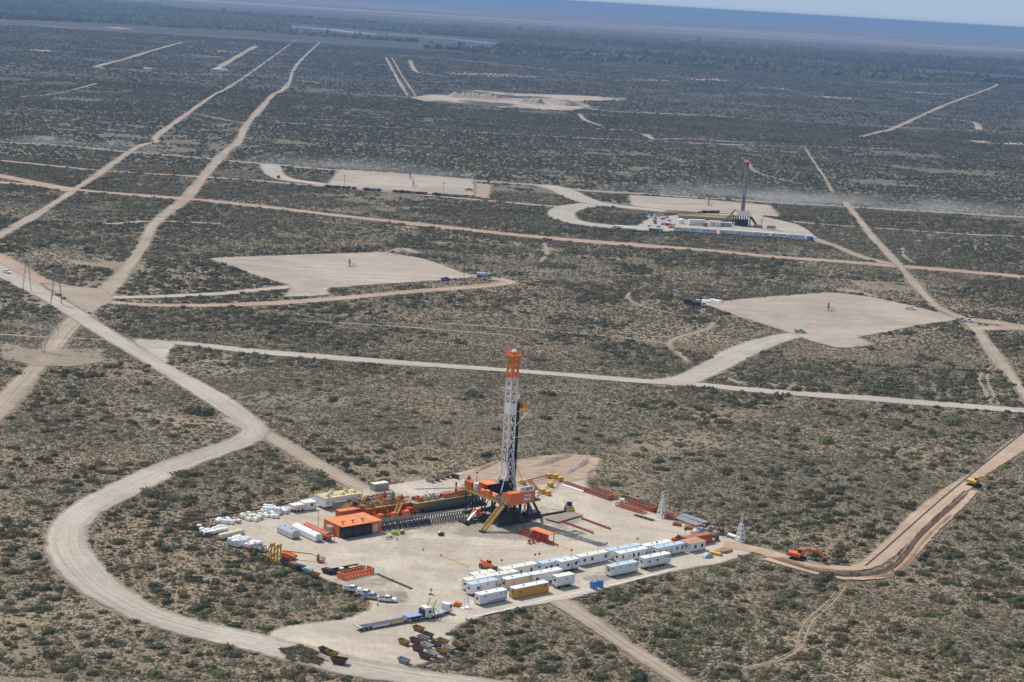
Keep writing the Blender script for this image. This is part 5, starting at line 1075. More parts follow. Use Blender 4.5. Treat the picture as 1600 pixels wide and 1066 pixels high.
rack((962, 791), (1004, 804), 2.2, 1.4, "red lattice frame lying in front of the black pipes, nearer one", 10, 'redorange', False)
rack((977, 787), (1019, 800.5), 2.4, 1.5, "red lattice frame beside the white tower, further one", 10, 'redorange')
rack((1038, 810), (1054, 813), 2.2, 1.4, "small bundle of red frames right of the first white tower", 5, 'rustred')
rack((1051, 821), (1062, 823), 1.5, .9, "short red stand under the pale pipes, left", 4); rack((1069, 827), (1081, 829), 1.5, .9, "short red stand under the pale pipes, middle", 4); rack((1087, 824), (1101, 826), 1.5, .9, "short red stand under the pale pipes, right", 4)
loc, yw, L = two((877, 759), (910, 769.5)); one(MB().box(0, L, 0, 1.6, 0, .35).box(0, L, .7, .9, .35, .5).build('steel_sheet', pt('white')), "long flat white panel lying on the pad by the narrow red rack", 'panel')
o = bpy.data.objects['steel_sheet']; o.location = loc; o.rotation_euler = (0, 0, yw)
yb = T('yellow_box', "yellow storage box at the end of the wide red rack", 'box', base(959, 781, ZP), YA); MB().box(0, 2.2, 0, 1.5, .1, 1.5).build('body', pt('yellow'), yb); MB().box(-.05, 2.25, -.05, 1.55, 1.5, 1.6).build('lid', pt('yellowb'), yb)
one(MB().cyl((0, 0, .8), (1.6, 0, .8), .75, 14).box(.1, 1.5, -.5, .5, 0, .3).build('white_tank', pt('white')), "small round white tank beside the yellow storage box", 'tank').location = base(968, 785, ZP)
def pipes(p1, p2, n, r_, col, label, gap=.05, z=.12, sills=0, name='pipe_bundle', zb=None):
    loc, yw, L = two(p1, p2); loc = (loc[0], loc[1], ZP if zb is None else zb); t = T(name, label, 'pipes', loc, yw)
    for k in range(n): y = k * (2 * r_ + gap); MB().cyl((0, y, z + r_), (L, y, z + r_), r_, 6).build('pipe', pt(col), t)
    if sills:
        s_ = MB()
        for k in range(sills): x = L * (k + .5) / sills; s_.box(x - .12, x + .12, -.2, n * (2 * r_ + gap), 0, z)
        s_.build('sill', pt('wood'), t)
    return t
pipes((968, 777), (1029, 797), 5, .12, 'dark', "bundle of long black pipes behind the red frames", .25, .4, 6)
pipes((990, 806), (1020, 815), 4, .12, 'dark', "black pipes on the pad left of the first white tower", .15, .2, 4)
pipes((1050, 812), (1088, 826), 6, .13, 'steel', "pale steel pipes resting on red stands", .35, .95, 0)
pipes((1062, 809), (1100, 822), 5, .13, 'steel', "second layer of pale pipes behind the red stands", .3, .95, 0)
pipes((871, 818), (911, 806.5), 24, .11, 'bagtan', "flat mat of brown drill pipe lying side by side", .02, .35, 5)
pipes((834, 809), (887, 800), 3, .2, 'black', "black hose line running from the rig to the loader", .05, .05)
pipes((588, 898), (642, 921), 3, .13, 'brown', "thin rusty pipe bundle lying across the open pad", .03, .1, 3)
def zig(p1, p2, label):
    loc, yw, L = two(p1, p2); t = T('pipe_sill', label, 'sill', loc, yw, 'red pipe sills beside the drill pipe mat'); m = MB(); n = 16
    m.box(0, L, 0, .3, .0, .18); t2 = m.build('beam', pt('rustred'), t); q = MB()
    for k in range(n): x = L * (k + .5) / n; q.box(x - .12, x + .12, -.15, .45, .18, .75)
    q.build('stake', pt('rustred'), t)
zig((877, 816), (927, 834.5), "long row of low red stakes, nearer one"); zig((907, 811), (954, 828.5), "long row of low red stakes, further one")
# orange shed skid
loc, yw, L = two((808, 834), (857, 851), None)
sh = T('manifold_skid', "long red manifold skid with an orange roofed shelter at its end", 'manifold', loc, yw)
MB().box(0, L, 0, .25, 0, .5).box(0, L, 2.2, 2.45, 0, .5).box(0, L, .25, 2.2, .2, .3).build('skid', pt('redorange'), sh)
rl = MB().rail([(0, 0, .5), (L * .55, 0, .5)], 1.2, .12, 1.0).rail([(0, 2.4, .5), (L * .55, 2.4, .5)], 1.2, .12, 1.0); rl.build('railing', pt('rustred'), sh)
vv = MB()
for k in range(7): x = 1 + k * 1.2; vv.cyl((x, 1.2, .4), (x, 1.2, 1.5), .3, 8).cyl((x, .3, .9), (x, 2.1, .9), .2, 8)
vv.build('valve', pt('red'), sh)
MB().box(L - 8.6, L - .2, -.4, 2.9, 3.1, 3.28).build('roof', pt('orange_roof'), sh)
ps = MB()
for x in (L - 8.4, L - 4.4, L - .4):
    for y in (-.2, 2.7): ps.box(x - .1, x + .1, y - .1, y + .1, 0, 3.1)
ps.build('post', pt('redorange'), sh); MB().box(L - 8.2, L - 2.2, .3, 2.2, .4, 2.2).build('control_panel', pt('red'), sh); MB().box(L - 8.9, L - 8.3, .2, 1.6, .4, 2.4).build('white_cabinet', pt('galv'), sh)
for i, (px, py) in enumerate(((827, 850), (833, 849), (839, 847))):
    t = T('red_valve_stand', ("leftmost", "middle", "rightmost")[i] + " of three small red valve stands below the manifold skid", 'valve stand', base(px, py, ZP), R(-30), 'three small red valve stands')
    MB().box(-.6, .6, -.5, .5, 0, .2).build('base_plate', pt('rustred'), t); MB().cyl((0, 0, .2), (0, 0, 1.2), .25, 8).cyl((-.5, 0, .8), (.5, 0, .8), .2, 8).cyl((0, -.45, 1.2), (0, .45, 1.2), .3, 8).build('valve', pt('red'), t)
# dark skids + orange basket
loc, yw, L = two((520, 899), (566, 890)); t = T('open_skid_tank', "long dark open skid tank behind the orange lattice section", 'skid tank', loc, yw)
MB().box(0, L, 0, .15, 0, 1.2).box(0, L, 2.4, 2.55, 0, 1.2).box(0, .15, .15, 2.4, 0, 1.2).box(L - .15, L, .15, 2.4, 0, 1.2).box(.15, L - .15, .15, 2.4, 0, .2).build('hull', pt('dark'), t)
MB().box(L * .45, L * .48, .15, 2.4, .2, 1.1).build('divider', pt('darkgrey'), t); MB().cyl((4, 1.3, .2), (4, 1.3, 1.3), .7, 12).build('white_lid', pt('white'), t); MB().box(7, 9.6, .6, 2.0, .2, .9).box(10, 12, .4, 1.9, .2, 1.1).build('equipment', pt('bagtan'), t)
loc, yw, L = two((536, 907), (584, 897)); t = T('mast_section', "bright orange lattice section lying on the pad", 'lattice section', loc, yw); m = MB()
for y in (0, 2.8):
    for z in (.2, 1.7): m.beam((0, y, z), (L, y, z), .24)
for k in range(10):
    x = L * k / 9; m.beam((x, 0, .2), (x, 0, 1.7), .18).beam((x, 2.8, .2), (x, 2.8, 1.7), .18).beam((x, 0, .2), (x, 2.8, .2), .18)
    if k < 9: x2 = L * (k + 1) / 9; m.beam((x, 0, .2), (x2, 0, 1.7), .15).beam((x, 2.8, .2), (x2, 2.8, 1.7), .15).beam((x, 0, .2), (x2, 2.8, .2), .15)
m.build('lattice', pt('orange'), t); MB().box(L - .3, L + .1, -.1, 2.9, .1, 1.9).build('end_frame', pt('orange'), t); MB().box(-.1, .3, -.1, 2.9, .1, 1.9).build('end_frame', pt('orange'), t)
o = MB().add([tuple(P(a, b, ZP + .05)) for a, b in ((561, 884), (575, 879), (602, 888), (590, 896))], [(0, 1, 2, 3)]).add([tuple(P(a, b, ZP + .01)) for a, b in ((561, 884), (575, 879), (602, 888), (590, 896))], [(3, 2, 1, 0)]).build('ground_mat', pt('mat')); one(o, "flat grey green mat on the pad behind the orange lattice section", 'mat')
# yellow blocks with flare lines
blk = ((817, 757), (857, 747), (868, 748), (875, 752), (860, 761), (847, 771), (856, 774))
for i, (px, py) in enumerate(blk):
    t = T('yellow_block', ("yellow block by the rig floor on the upper pipe", "yellow block at the left of the far bend", "yellow block at the top of the far bend", "yellow block at the right of the far bend", "yellow block midway on the inner return pipe", "yellow block on the inner pipe nearest the rig", "yellow block on the outer pipe nearest the rig")[i], 'block', base(px, py, ZP), YA, 'yellow anchor blocks on the flare line')
    MB().box(-.9, .9, -.7, .7, 0, 1.5).build('block', pt('mustard'), t); MB().box(-.95, .95, -.75, .75, 1.5, 1.62).build('cap', pt('yellowb'), t)
def poly_pipe(name, px, r_, col, label, z=.6, cat='pipe', zb=None):
    m = MB(); q = [P(a, b, 0) for a, b in px]
    for a, b in zip(q[:-1], q[1:]): m.cyl((a.x, a.y, z), (b.x, b.y, z), r_, 6)
    return one(m.build(name, pt(col)), label, cat)
poly_pipe('flare_pipe', [(808, 759), (817, 757), (857, 747), (868, 746)], .16, 'dark', "dark flare pipe joining the upper yellow blocks", 1.1)
poly_pipe('flare_pipe', [(870, 748), (860, 761), (847, 771), (836, 776)], .12, 'darkgrey', "grey pipe along the inner row of yellow blocks", 1.0); poly_pipe('flare_pipe', [(876, 752), (868, 767), (856, 774), (836, 781)], .12, 'darkgrey', "grey pipe along the outer row of yellow blocks", 1.0)
poly_pipe('edge_pipe', [(256, 822), (330, 809), (400, 797), (440, 789), (480, 783)], .22, 'brown', "dark pipe line along the north west edge of the pad", .25)
poly_pipe('edge_pipe', [(258, 824), (290, 838), (350, 858), (405, 888)], .13, 'darkgrey', "grey pipe line in the scrub along the south west edge of the pad", .25)
poly_pipe('water_hose', [(695, 872), (712, 879), (732, 888)], .14, 'yellowb', "thin yellow hose on the open pad left of the telehandler", .5); poly_pipe('water_hose', [(872, 853), (880, 857), (893, 863)], .14, 'yellowb', "thin yellow hose above the back row of cabins", .5)
poly_pipe('trench_pipe', [(1352, 886), (1380, 862), (1420, 826), (1470, 782), (1530, 732), (1610, 668)], .3, 'darkgrey', "long grey pipe laid out beside the freshly dug road", .4); poly_pipe('trench_pipe', [(1163, 851), (1195, 858), (1230, 868)], .2, 'dark', "thin dark pipe running from the corner tower to the orange excavator", .3)
poly_pipe('trench_pipe', [(1280, 881), (1310, 885), (1330, 886)], .3, 'dark', "short dark pipe right of the orange excavator", .3)
# lamps
for i, (px, py, h_) in enumerate(((783, 893, 2.9), (835, 884, 2.9), (841.5, 884, 3.1), (892.5, 875, 2.6), (947, 863, 2.4), (995, 859, 3.0), (1025, 868, 3.6), (1070.5, 841, 2.2), (497, 829, 5.5))):
    lb_ = ("lamp post left of the back row of cabins beside the telehandler", "left one of the two close lamp posts behind the back row", "right one of the two close lamp posts behind the back row", "lamp post behind the light blue roof in the back row", "lamp post behind the three window cabin", "lamp post behind the five window cabin", "lamp post between the blue roofed cabins on the right", "lamp post left of the long rusty orange container", "tall rust red pole left of the orange generator house")[i]
    t = T('lamp_post', lb_, 'lamp post', base(px, py, ZP), 0, 'thin lamp posts round the cabins'); s_ = h_ * 1.15
    MB().cyl((0, 0, 0), (0, 0, s_), .07, 6).build('pole', pt('rustred' if i == 8 else 'galv'), t)
    if i < 8: MB().box(-.35, .35, -.12, .12, s_, s_ + .4).build('lamp_head', pt('black'), t)
for i, (px, py) in enumerate(((501.5, 911), (530, 924), (552, 934), (575.5, 944), (590, 946), (621, 844), (661, 860), (689, 869), (871, 855))):
    t = T('traffic_cone', "small orange traffic cone " + ("at the pad edge below the black skip bin", "left of the leftmost pickup", "in front of the leftmost pickup", "in front of the silver pickup", "in front of the rightmost pickup", "below the lime green cover", "in the open middle of the pad", "beside the yellow hose left of the telehandler", "below the manifold shelter")[i], 'traffic cone', base(px, py, ZP), 0, 'orange cones on the pad')
    MB().cyl((0, 0, .05), (0, 0, .95), .28, 10, .05).build('cone', pt('orange'), t); MB().box(-.32, .32, -.32, .32, 0, .05).build('foot', pt('orange'), t)
def lump(name, px, py, rx, ry, h_, col, label, cat, yaw=0, seed=1, z=ZP):
    r_ = np.random.default_rng(seed); m = MB(); n, k = 14, 5; vs = []
    for j in range(k):
        f = j / (k - 1); rr = math.cos(f * math.pi / 2) ** .8
        for i in range(n): a = 2 * math.pi * i / n; q = r_.uniform(.85, 1.12); vs.append((rx * rr * q * math.cos(a), ry * rr * q * math.sin(a), h_ * math.sin(f * math.pi / 2) * r_.uniform(.9, 1.05)))
    m.add(vs, [(j * n + i, j * n + (i + 1) % n, (j + 1) * n + (i + 1) % n, (j + 1) * n + i) for j in range(k - 1) for i in range(n)])
    o = one(m.build(name, pt(col)), label, cat); o.location = base(px, py, z); o.rotation_euler = (0, 0, yaw); return o
lump('covered_heap', 617, 835, 1.3, 1.0, 1.5, 'lime', "lime green covered heap in front of the dark pipe frame", 'heap')
pm = T('small_pump', "tiny dark pump with a white tank on the open pad", 'pump', base(689, 837, ZP), .5); MB().box(-.9, .9, -.5, .5, .2, 1.0).build('engine', pt('dark'), pm); MB().cyl((-.9, 0, .9), (-.2, 0, 1.3), .35, 8).build('tank', pt('white'), pm)
pm = T('small_pump', "small reddish engine beside the lime green heap", 'pump', base(628, 834, ZP), .5); MB().box(-.7, .7, -.5, .5, .2, .9).build('engine', pt('rustred'), pm); MB().cyl((-.3, 0, .9), (.4, 0, 1.3), .3, 8).build('tank', pt('galv'), pm)
for i, (px, py) in enumerate(((927, 921), (937, 919))):
    t = T('portable_toilet', ("left", "right")[i] + " one of the two bright blue portable cubicles by the bushes", 'portable toilet', base(px, py, .1), YA, 'blue portable cubicles')
    MB().box(-.75, .75, -.75, .75, .1, 2.2).build('body', pt('blue'), t); MB().box(-.8, .8, -.8, .8, 2.2, 2.32).box(-.5, .5, -.5, .5, 2.32, 2.42).build('roof', pt('blue'), t); MB().box(-.45, .45, -.79, -.76, .2, 2.0).build('door', pt('deckblue'), t)
sc_ = T('scrap_heap', "small heap of silver scrap in the scrub below the blue cubicles", 'scrap', base(911, 933, .05), .3); MB().box(-1.4, 1.2, -.5, .6, 0, .5).beam((-1.8, -.8, .2), (1.6, .6, .8), .25).build('metal_sheet', pt('steel'), sc_); MB().box(0, 1.3, -.2, .9, .5, .9).build('crate', pt('galv'), sc_)
for px, py, nm, lb_, cols in ((1090, 833, 'scrap_pallet', "pallet of white and blue junk behind the rusty orange container", ('white', 'deckblue')), (1108, 831, 'scrap_pallet', "pallet of grey junk at the right of the rusty container", ('skipgrey', 'steel')), (1122, 835, 'scrap_pallet', "loose tan junk beside the corner of the pad", ('bagtan', 'brown')), (1114, 846, 'scrap_pallet', "white boards leaning at the end of the rusty container", ('white', 'dark')), (1058, 846, 'scrap_pallet', "red skid with machinery left of the rusty container", ('redorange', 'darkgrey'))):
    t = T(nm, lb_, 'junk pile', base(px, py, ZP), YA); MB().box(-2.4, 2.4, -.9, .9, 0, .5).build('pallet', pt(cols[0] if px == 1058 else 'wood'), t); MB().box(-2, .2, -.7, .7, .5, 1.3).build('crate', pt(cols[0]), t); MB().box(.5, 2.1, -.6, .6, .5, 1.6).cyl((-1, 0, 1.3), (.6, 0, 2.0), .3, 8).build('machine', pt(cols[1]), t)
tb = T('dome_tarp', "grey tarp dome on hoops at the pad corner beside the bushes", 'tarp', base(1105, 872, .1), YA); MB().prism([(2.0 * math.cos(a), 1.7 * math.sin(a)) for a in np.linspace(0, math.pi, 9)], -.8, .8).build('cover', pt('tarp'), tb); MB().beam((-2.1, -.9, .05), (2.1, -.9, .05), .12).build('hoop', pt('galv'), tb)
yc = T('yellow_boat_cover', "yellow covered trailer beside the grey tarp dome", 'trailer', base(1117, 868, .1), R(-30)); MB().prism([(-2.2, .5), (2.2, .5), (1.9, 1.1), (-1.9, 1.1)], -.6, .6).build('cover', pt('yellowb'), yc); MB().box(-2.2, 2.6, -.4, .4, .3, .49).build('frame', pt('dark'), yc)
for x in (-.8,):
    for y in (-.6, .6): wheel(yc, x, y, .35, .2)
lump('rubble_heap', 1130, 862, 4, 2.2, 1.2, 'soilred', "reddish rubble heap at the corner of the pad", 'heap', YA, 5)
# kerb under the cabins
ribbon('kerb', [(738, 966), (800, 952), (860, 937), (920, 924), (985, 909), (1050, 892)], .5, paint('kerb_concrete', (.55, .52, .47), .9), margin=.3, clear=False)
# ------------------------------------------------------------------ earth banks
def bank(name, px, w_, h_, mat, label, seed=3, skew=0.0, cat='earth bank', z0=.05):
    pts = [lat(*p) for p in px]; c = smooth_line(pts, 1.6); t = np.gradient(c, axis=0); t /= np.linalg.norm(t, axis=1)[:, None]; nr = np.stack([-t[:, 1], t[:, 0]], 1)
    prof = [(-1, 0), (-.7, .3), (-.35, .75), (0 + skew * .3, 1.0), (.3 + skew * .3, .8), (.7 + skew * .2, .35), (1, 0)]; n = len(prof); V = []; F = []
    for i in range(len(c)):
        e = min(1, i / 4, (len(c) - 1 - i) / 4); hh = h_ * e * (.6 + .8 * vnoise(c[i, 0:1], c[i, 1:2], 3.2, seed)[0])
        for j, (a, b_) in enumerate(prof):
            jx = (vnoise(c[i, 0:1] + j * 31, c[i, 1:2], 2.0, seed + 1)[0] - .5) * .5; q = c[i] + nr[i] * w_ / 2 * (a + jx * .5); V.append((q[0], q[1], z0 + hh * b_ * (1 + jx * .6)))
    F = [(i * n + j, i * n + j + 1, (i + 1) * n + j + 1, (i + 1) * n + j) for i in range(len(c) - 1) for j in range(n - 1)]
    m = MB(); m.v = V; m.f = F; o = m.build(name, mat); o['kind'] = 'structure'; return o
def soil_mat(name, c0, c1):
    m, nt, b = newmat(name); v = objco(nt); nt.links.new(ramp(nt, noise(nt, v, .8, 6, .7), [(.3, c0), (.7, c1)]), b.inputs['Base Color']); b.inputs['Roughness'].default_value = .95; return m
SM1 = soil_mat('dug_red_soil', (.27, .165, .105), (.39, .265, .18)); SM2 = soil_mat('grey_spoil', (.26, .205, .165), (.36, .285, .225))
bank('earth_bank', [(826, 732), (845, 727), (870, 719), (890, 713), (905, 712)], 5.5, 1.3, SM2, ''); bank('earth_bank', [(880, 745), (892, 737), (905, 730), (914, 722), (912, 714)], 4.5, 1.1, SM2, '', 5); bank('earth_bank', [(742, 740), (765, 728), (785, 720)], 4, .9, SM1, '', 8)
TR = [(1190, 868), (1230, 879), (1267, 889), (1316, 897), (1366, 896), (1392, 885), (1411, 866), (1427, 844), (1446, 824), (1476, 797), (1510, 766)]
bank('trench_shade_ridge', TR, 1.5, .8, SM1, '', 11, .0, z0=.2); bank('spoil_bank', [(a + 12, b + 6) for a, b in TR[3:-1]], 3.0, .7, SM1, '', 14, z0=.1)  # first bank: added ridge whose shaded side and shadow draw the trench line
# the trench: low strip between banks, its dark colour holds damp and trench shade
trm = soil_mat('damp_shaded_trench_soil', (.07, .04, .028), (.12, .07, .05)); trm2 = trm
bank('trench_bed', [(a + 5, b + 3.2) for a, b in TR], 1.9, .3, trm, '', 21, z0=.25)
bank('earth_bank', [(1440 * 0 + 610, 394 + 0), (632, 390), (650, 396)], 9, 1.4, SM2, '', 31); bank('earth_bank', [(1300, 455), (1330, 455), (1368, 464)], 9, 1.2, SM1, '', 33)
for px in ([(700, 151), (740, 153), (780, 155)], [(812, 160), (850, 163)], [(878, 163), (895, 166)]): bank('spoil_heap', px, 40, 7, SM2, '', 41)
# ------------------------------------------------------------------ pylons at the left
def pylon(px, py, h_, label, v=True):
    t = T('power_pylon', label, 'pylon', base(px, py), R(75), 'guyed pylons at the left edge'); m = MB(); 
    for s_ in (-1, 1):
        a = Vector((0, s_ * .3, 0)) if v else Vector((0, s_ * 3.2, 0)); b = Vector((0, s_ * 4.2, h_)) if v else Vector((0, s_ * .6, h_))
        for dx, dy in ((-.3, -.3), (.3, -.3), (.3, .3), (-.3, .3)): m.beam(a + Vector((dx * .4, dy * .4, 0)), b + Vector((dx, dy, 0)), .08)
        for k in range(14):
            p, q = a + (b - a) * (k / 14), a + (b - a) * ((k + 1) / 14); m.beam(p + Vector((-.28, -.28, 0)), q + Vector((.28, .28, 0)), .05).beam(p + Vector((.28, -.28, 0)), q + Vector((-.28, .28, 0)), .05)
    m.build('mast_leg', pt('galv' if v else 'skipgrey'), t); c = MB().beam((0, -8, h_), (0, 8, h_), .2).beam((0, -8, h_), (0, -4, h_ + 1.4), .16).beam((0, 8, h_), (0, 4, h_ + 1.4), .16).beam((0, -4, h_ + 1.4), (0, 4, h_ + 1.4), .16); c.build('cross_arm', pt('galv' if v else 'skipgrey'), t)
    i_ = MB()
    for y in (-7.5, 0, 7.5): i_.cyl((0, y, h_), (0, y, h_ - 2.2), .12, 6)
    i_.build('insulator', pt('darkgrey'), t)
pylon(42, 455, 17, "dark pylon with spread legs beside the gravel road at the left edge", False); pylon(88, 476, 21, "taller dark pylon in front of the gravel road near the diagonal track", False); pylon(67, 550, 12, "pale V shaped pylon standing beside the diagonal track", True)
bpy.data.objects['power_pylon'].rotation_euler = (0, 0, R(60))
for i in range(14):
    px = 385 + i * 11.5 + (i % 3) * 2; py = 122 + i * .9 + (i % 2) * 8
    t = T('distant_pole', f"slim pylon in the far power line crossing the two tracks, " + ("left end" if i < 4 else "between the tracks" if i < 8 else "right end"), 'pylon', base(px, py), 0, 'slim poles of the far power line'); h_ = 22 + (i * 7 % 5) * 3
    MB().beam((-3, 0, 0), (-3, 0, h_), .55).beam((3, 0, 0), (3, 0, h_), .55).beam((-7, 0, h_ * .93), (7, 0, h_ * .93), .5).build('portal', pt('galv'), t)
for px, py, L, W, lb_ in ((224, 111, 14, 12, "small white building alone on the far plain at upper left"), (331, 112, 27, 16, "long white roofed building beside the far power line")):
    t = T('far_building', lb_, 'building', base(px, py), R(-5)); MB().box(0, L, 0, W, 0, 5).build('wall', pt('white'), t); MB().box(-1, L + 1, -1, W + 1, 5, 5.6).build('roof', pt('white'), t)
# ------------------------------------------------------------------ middle distance pads
def wellhead(px, py, label, h_=5):
    t = T('wellhead', label, 'wellhead', base(px, py, .1), .5, 'wellheads on the bare pads'); MB().cyl((0, 0, 0), (0, 0, h_), .32, 8).cyl((-.9, 0, h_ * .5), (.9, 0, h_ * .5), .3, 8).cyl((-.7, 0, h_ * .75), (.7, 0, h_ * .75), .25, 8).build('valve_tree', pt('darkgrey'), t); MB().box(-1.6, 2.4, -1.4, 1.4, 0, .5).build('cellar', pt('steel'), t)
    MB().rail([(1.5, -1, .5), (3.8, -1, .5), (3.8, 1, .5), (1.5, 1, .5)], 1.4, .12, 1.2).build('railing', pt('deckblue'), t)
wellhead(546, 417, "blue grey wellhead in the middle of the left middle pad"); wellhead(1294, 486, "wellhead on the right middle pad"); wellhead(640.5, 280, "further wellhead on the top left pad", 6); wellhead(645.5, 292.5, "nearer wellhead on the top left pad", 6); wellhead(1107, 322, "wellhead on the pad behind the second rig", 6)
gF = 'vehicles on the far pads and roads'
pickup((696.5, 438), R(15), "dark blue pickup on the right corner of the left middle pad", 'stripe', gF, 1.15); pickup((11, 427), R(-45), "small white car driving on the gravel road at the left edge", 'white', gF, 1.1)
pickup((1250, 520), R(0), "dark teal pickup on the slip road to the right middle pad", 'teal', gF, 1.2); pickup((1423, 484), R(-20), "white pickup on the right side of the right middle pad", 'white', gF, 1.15); pickup((1502, 502), R(-10), "left pickup of two at the right tip of the right middle pad", 'silver', gF, 1.15); pickup((1513, 503), R(-10), "right pickup of two at the right tip of the right middle pad", 'white', gF, 1.15)
pickup((435, 278), R(90), "dark pickup on the curved slip road at the top left pad", 'dark', gF, 1.2); pickup((973, 386), R(-8), "grey pickup on the long straight pipeline corridor", 'skipgrey', gF, 1.1); pickup((733, 298), R(0), "dark vehicle at the right end of the top left pad", 'skipgrey', gF, 1.3)
def flat_truck(px, py, label, col, cabc='white', yaw=0.0, L=8):
    t = T('tank_truck', label, 'truck', base(px, py, .1), yaw, 'trucks on the far pads'); MB().box(-L / 2, L / 2 + 2.6, -.5, .5, .6, 1.0).build('frame', pt('dark'), t); MB().cyl((-L / 2, 0, 2.2), (L / 2, 0, 2.2), 1.25, 12).build('tank', pt(col), t); cab(t, L / 2 + .4, 1.2, 3.1, cabc)
    for x in (-L / 2 + 1, -L / 2 + 2.3, L / 2 + 1.6):
        for y in (-1.1, 1.1): wheel(t, x, y, .5, .3, False)
flat_truck(1077, 475, "dark covered truck at the left tip of the right middle pad", 'darkgrey', 'cream', R(-10), 7); flat_truck(1088, 479, "smaller dark truck at the left tip of the right middle pad", 'darkgrey', 'white', R(-15), 5)
flat_truck(984, 362, "white tanker truck left of the second rig", 'white', 'white', R(175), 10); flat_truck(968, 359, "short white truck in front of the tanker left of the second rig", 'white', 'white', R(175), 4); flat_truck(1022, 362, "blue and white truck at the left end of the second rig site", 'galv', 'white', R(-20), 8); flat_truck(752, 434, "pale truck at the right tip of the left middle pad", 'silver', 'teal', R(-12), 6)
for i, (px, py) in enumerate(((1101, 471), (1107, 472), (1113, 470), (1119, 471), (1125, 472))): lump('white_tarp', px, py, 2.2, 1.6, 1.3, 'bag', f"white covered pile at the left end of the right middle pad, " + ("first from left", "second from left", "middle one", "fourth from left", "rightmost one")[i], 'tarp pile', 0, i + 3)
one(MB().box(-3, 3, -2, 2, 0, .4).build('steel_plate', pt('steel')), "pale steel plate behind the wellhead on the right middle pad", 'plate').location = base(1310, 474, .1)
for px, py, lb_ in ((725, 435, "thin dark post at the corner of the left middle pad"), (538, 291, "thin lamp post at the left of the top left pad"), (693, 302, "thin lamp post at the right of the top left pad")):
    t = T('thin_post', lb_, 'post', base(px, py), 0); MB().cyl((0, 0, 0), (0, 0, 9), .16, 6).build('pole', pt('darkgrey'), t); MB().box(-.8, .8, -.2, .2, 8.6, 9.2).build('head', pt('darkgrey'), t)
# bins in a line on the top left pad
xs = [511 + k * 3.6 for k in range(6)] + [537, 544, 553, 571, 575, 580, 585, 592] + [617 + k * 4.7 for k in range(11)] + [679, 683, 687, 692, 698, 704, 711, 716]
for i, px in enumerate(xs):
    py = 292.5 + (px - 511) * (307.5 - 292.5) / (716 - 511)
    skip(px, py, ('brown', 'dark', 'skiporange', 'darkgrey', 'skipwhite', 'brown')[(i * 5 + i // 3) % 6] if px < 690 else ('skipwhite', 'skipgrey')[i % 2], "small open bin by the top left pad edge, " + ("left group" if px < 560 else "middle left group" if px < 600 else "middle group" if px < 670 else "right group"), R(60), 'bins lined up on the top left pad', 1.25)
for i, px in enumerate((1099, 1105, 1111, 1116, 1121)): skip(px, 333, 'brown' if i % 2 else 'dark', "dark bin behind the second rig's tanks, " + ("leftmost", "second", "middle", "fourth", "rightmost")[i], R(60), 'dark bins behind the second rig', 1.3)
# ------------------------------------------------------------------ second rig
q = P(1158, 353); r2 = T('drilling_rig', "distant second drilling rig with a red crown", 'drilling rig', (q.x, q.y, .1), R(5))
m = MB(); lattice(m, None, lambda z: (2.4 + max(0, 15 - z) * .08, 2.4), [10, 14, 18, 22, 26, 30, 34, 38, 42, 47.5], .45, .26, 0, 0, (.018, 0)); m.build('mast', pt('skipgrey'), r2)
MB().box(-.3, 2.2, -1.4, 1.4, 47.5, 51.4).build('crown', paint('faded_red', (.40, .045, .035), .6), r2); MB().box(-.7, .7, -.5, .5, 10, 24).build('drive_guide', pt('brown'), r2); MB().rail([(2, -2, 32), (6, -2, 32), (6, 2, 32), (2, 2, 32)], 4, .25, 1).box(2, 6, -2, 2, 31.7, 32).build('monkey_board', pt('skipgrey'), r2)
MB().box(-6.5, 6.5, -5, 5, 8.5, 9.3).box(-5, 5.5, -5.2, -5, 9.3, 12.4).box(-6, -5.8, -5, 3, 9.3, 12.5).build('drill_floor', pt('white'), r2)
s2 = MB()
for x in (-6, -2, 2, 6):
    for y in (-4.6, 4.6): s2.box(x - .4, x + .4, y - .4, y + .4, 0, 8.5)
    s2.beam((x, -4.6, 0), (x + 2, 4.6, 8.5), .3)
s2.box(-5, 5, -3, 3, 0, 5).beam((7, -4, 8), (13, -4, .5), .9).beam((7, 4, 8), (13, 4, .5), .9); s2.build('substructure', pt('black'), r2)
MB().beam((-17, -2, 0), (-6, -2, 13), .9).beam((-14, 1, 0), (-4, 1, 12), .7).box(-16, -9, -3, 2, 0, 2).build('catwalk_ramp', pt('brown'), r2); MB().beam((16, 0, 0), (17.5, 0, 9), .4).beam((14, 1, 1), (16.5, 0, 7), .3).build('yellow_davit', pt('yellow'), r2)
def fbox(p1, p2, W, Hh, wall, roof, label, group, wins=(), z0=.4, name='office_trailer', cat='trailer'): return cabin(p1, p2, label, W=W, Hh=Hh, z0=z0, wall=wall, roof=roof, yaw=None, group=group, wins=wins, endwin=False, name=name, cat=cat)
gR = 'white cabins in the long row in front of the second rig'; XR = [1053, 1078, 1095, 1124, 1150, 1177, 1204, 1231]; XE = [1077, 1094, 1120, 1149, 1176, 1202, 1229, 1257]
for i, (a, b) in enumerate(zip(XR, XE)):
    fy = lambda x: 361.5 + (x - 1053) * (375 - 361.5) / (1257 - 1053)
    fbox((a, fy(a)), (b, fy(b)), 2.8, 3.1, 'white', 'roofcream' if i % 2 else 'white', "white cabin " + ("at the left end", "second from the left", "third from the left", "fourth from the left", "fourth from the right", "third from the right", "second from the right", "at the right end")[i] + " of the row before the second rig", gR, ((.2, .9, .8, 1.2), (.45, .7, .8, 1.2), (.8, .9, .8, 1.2))[: 1 + i % 3])
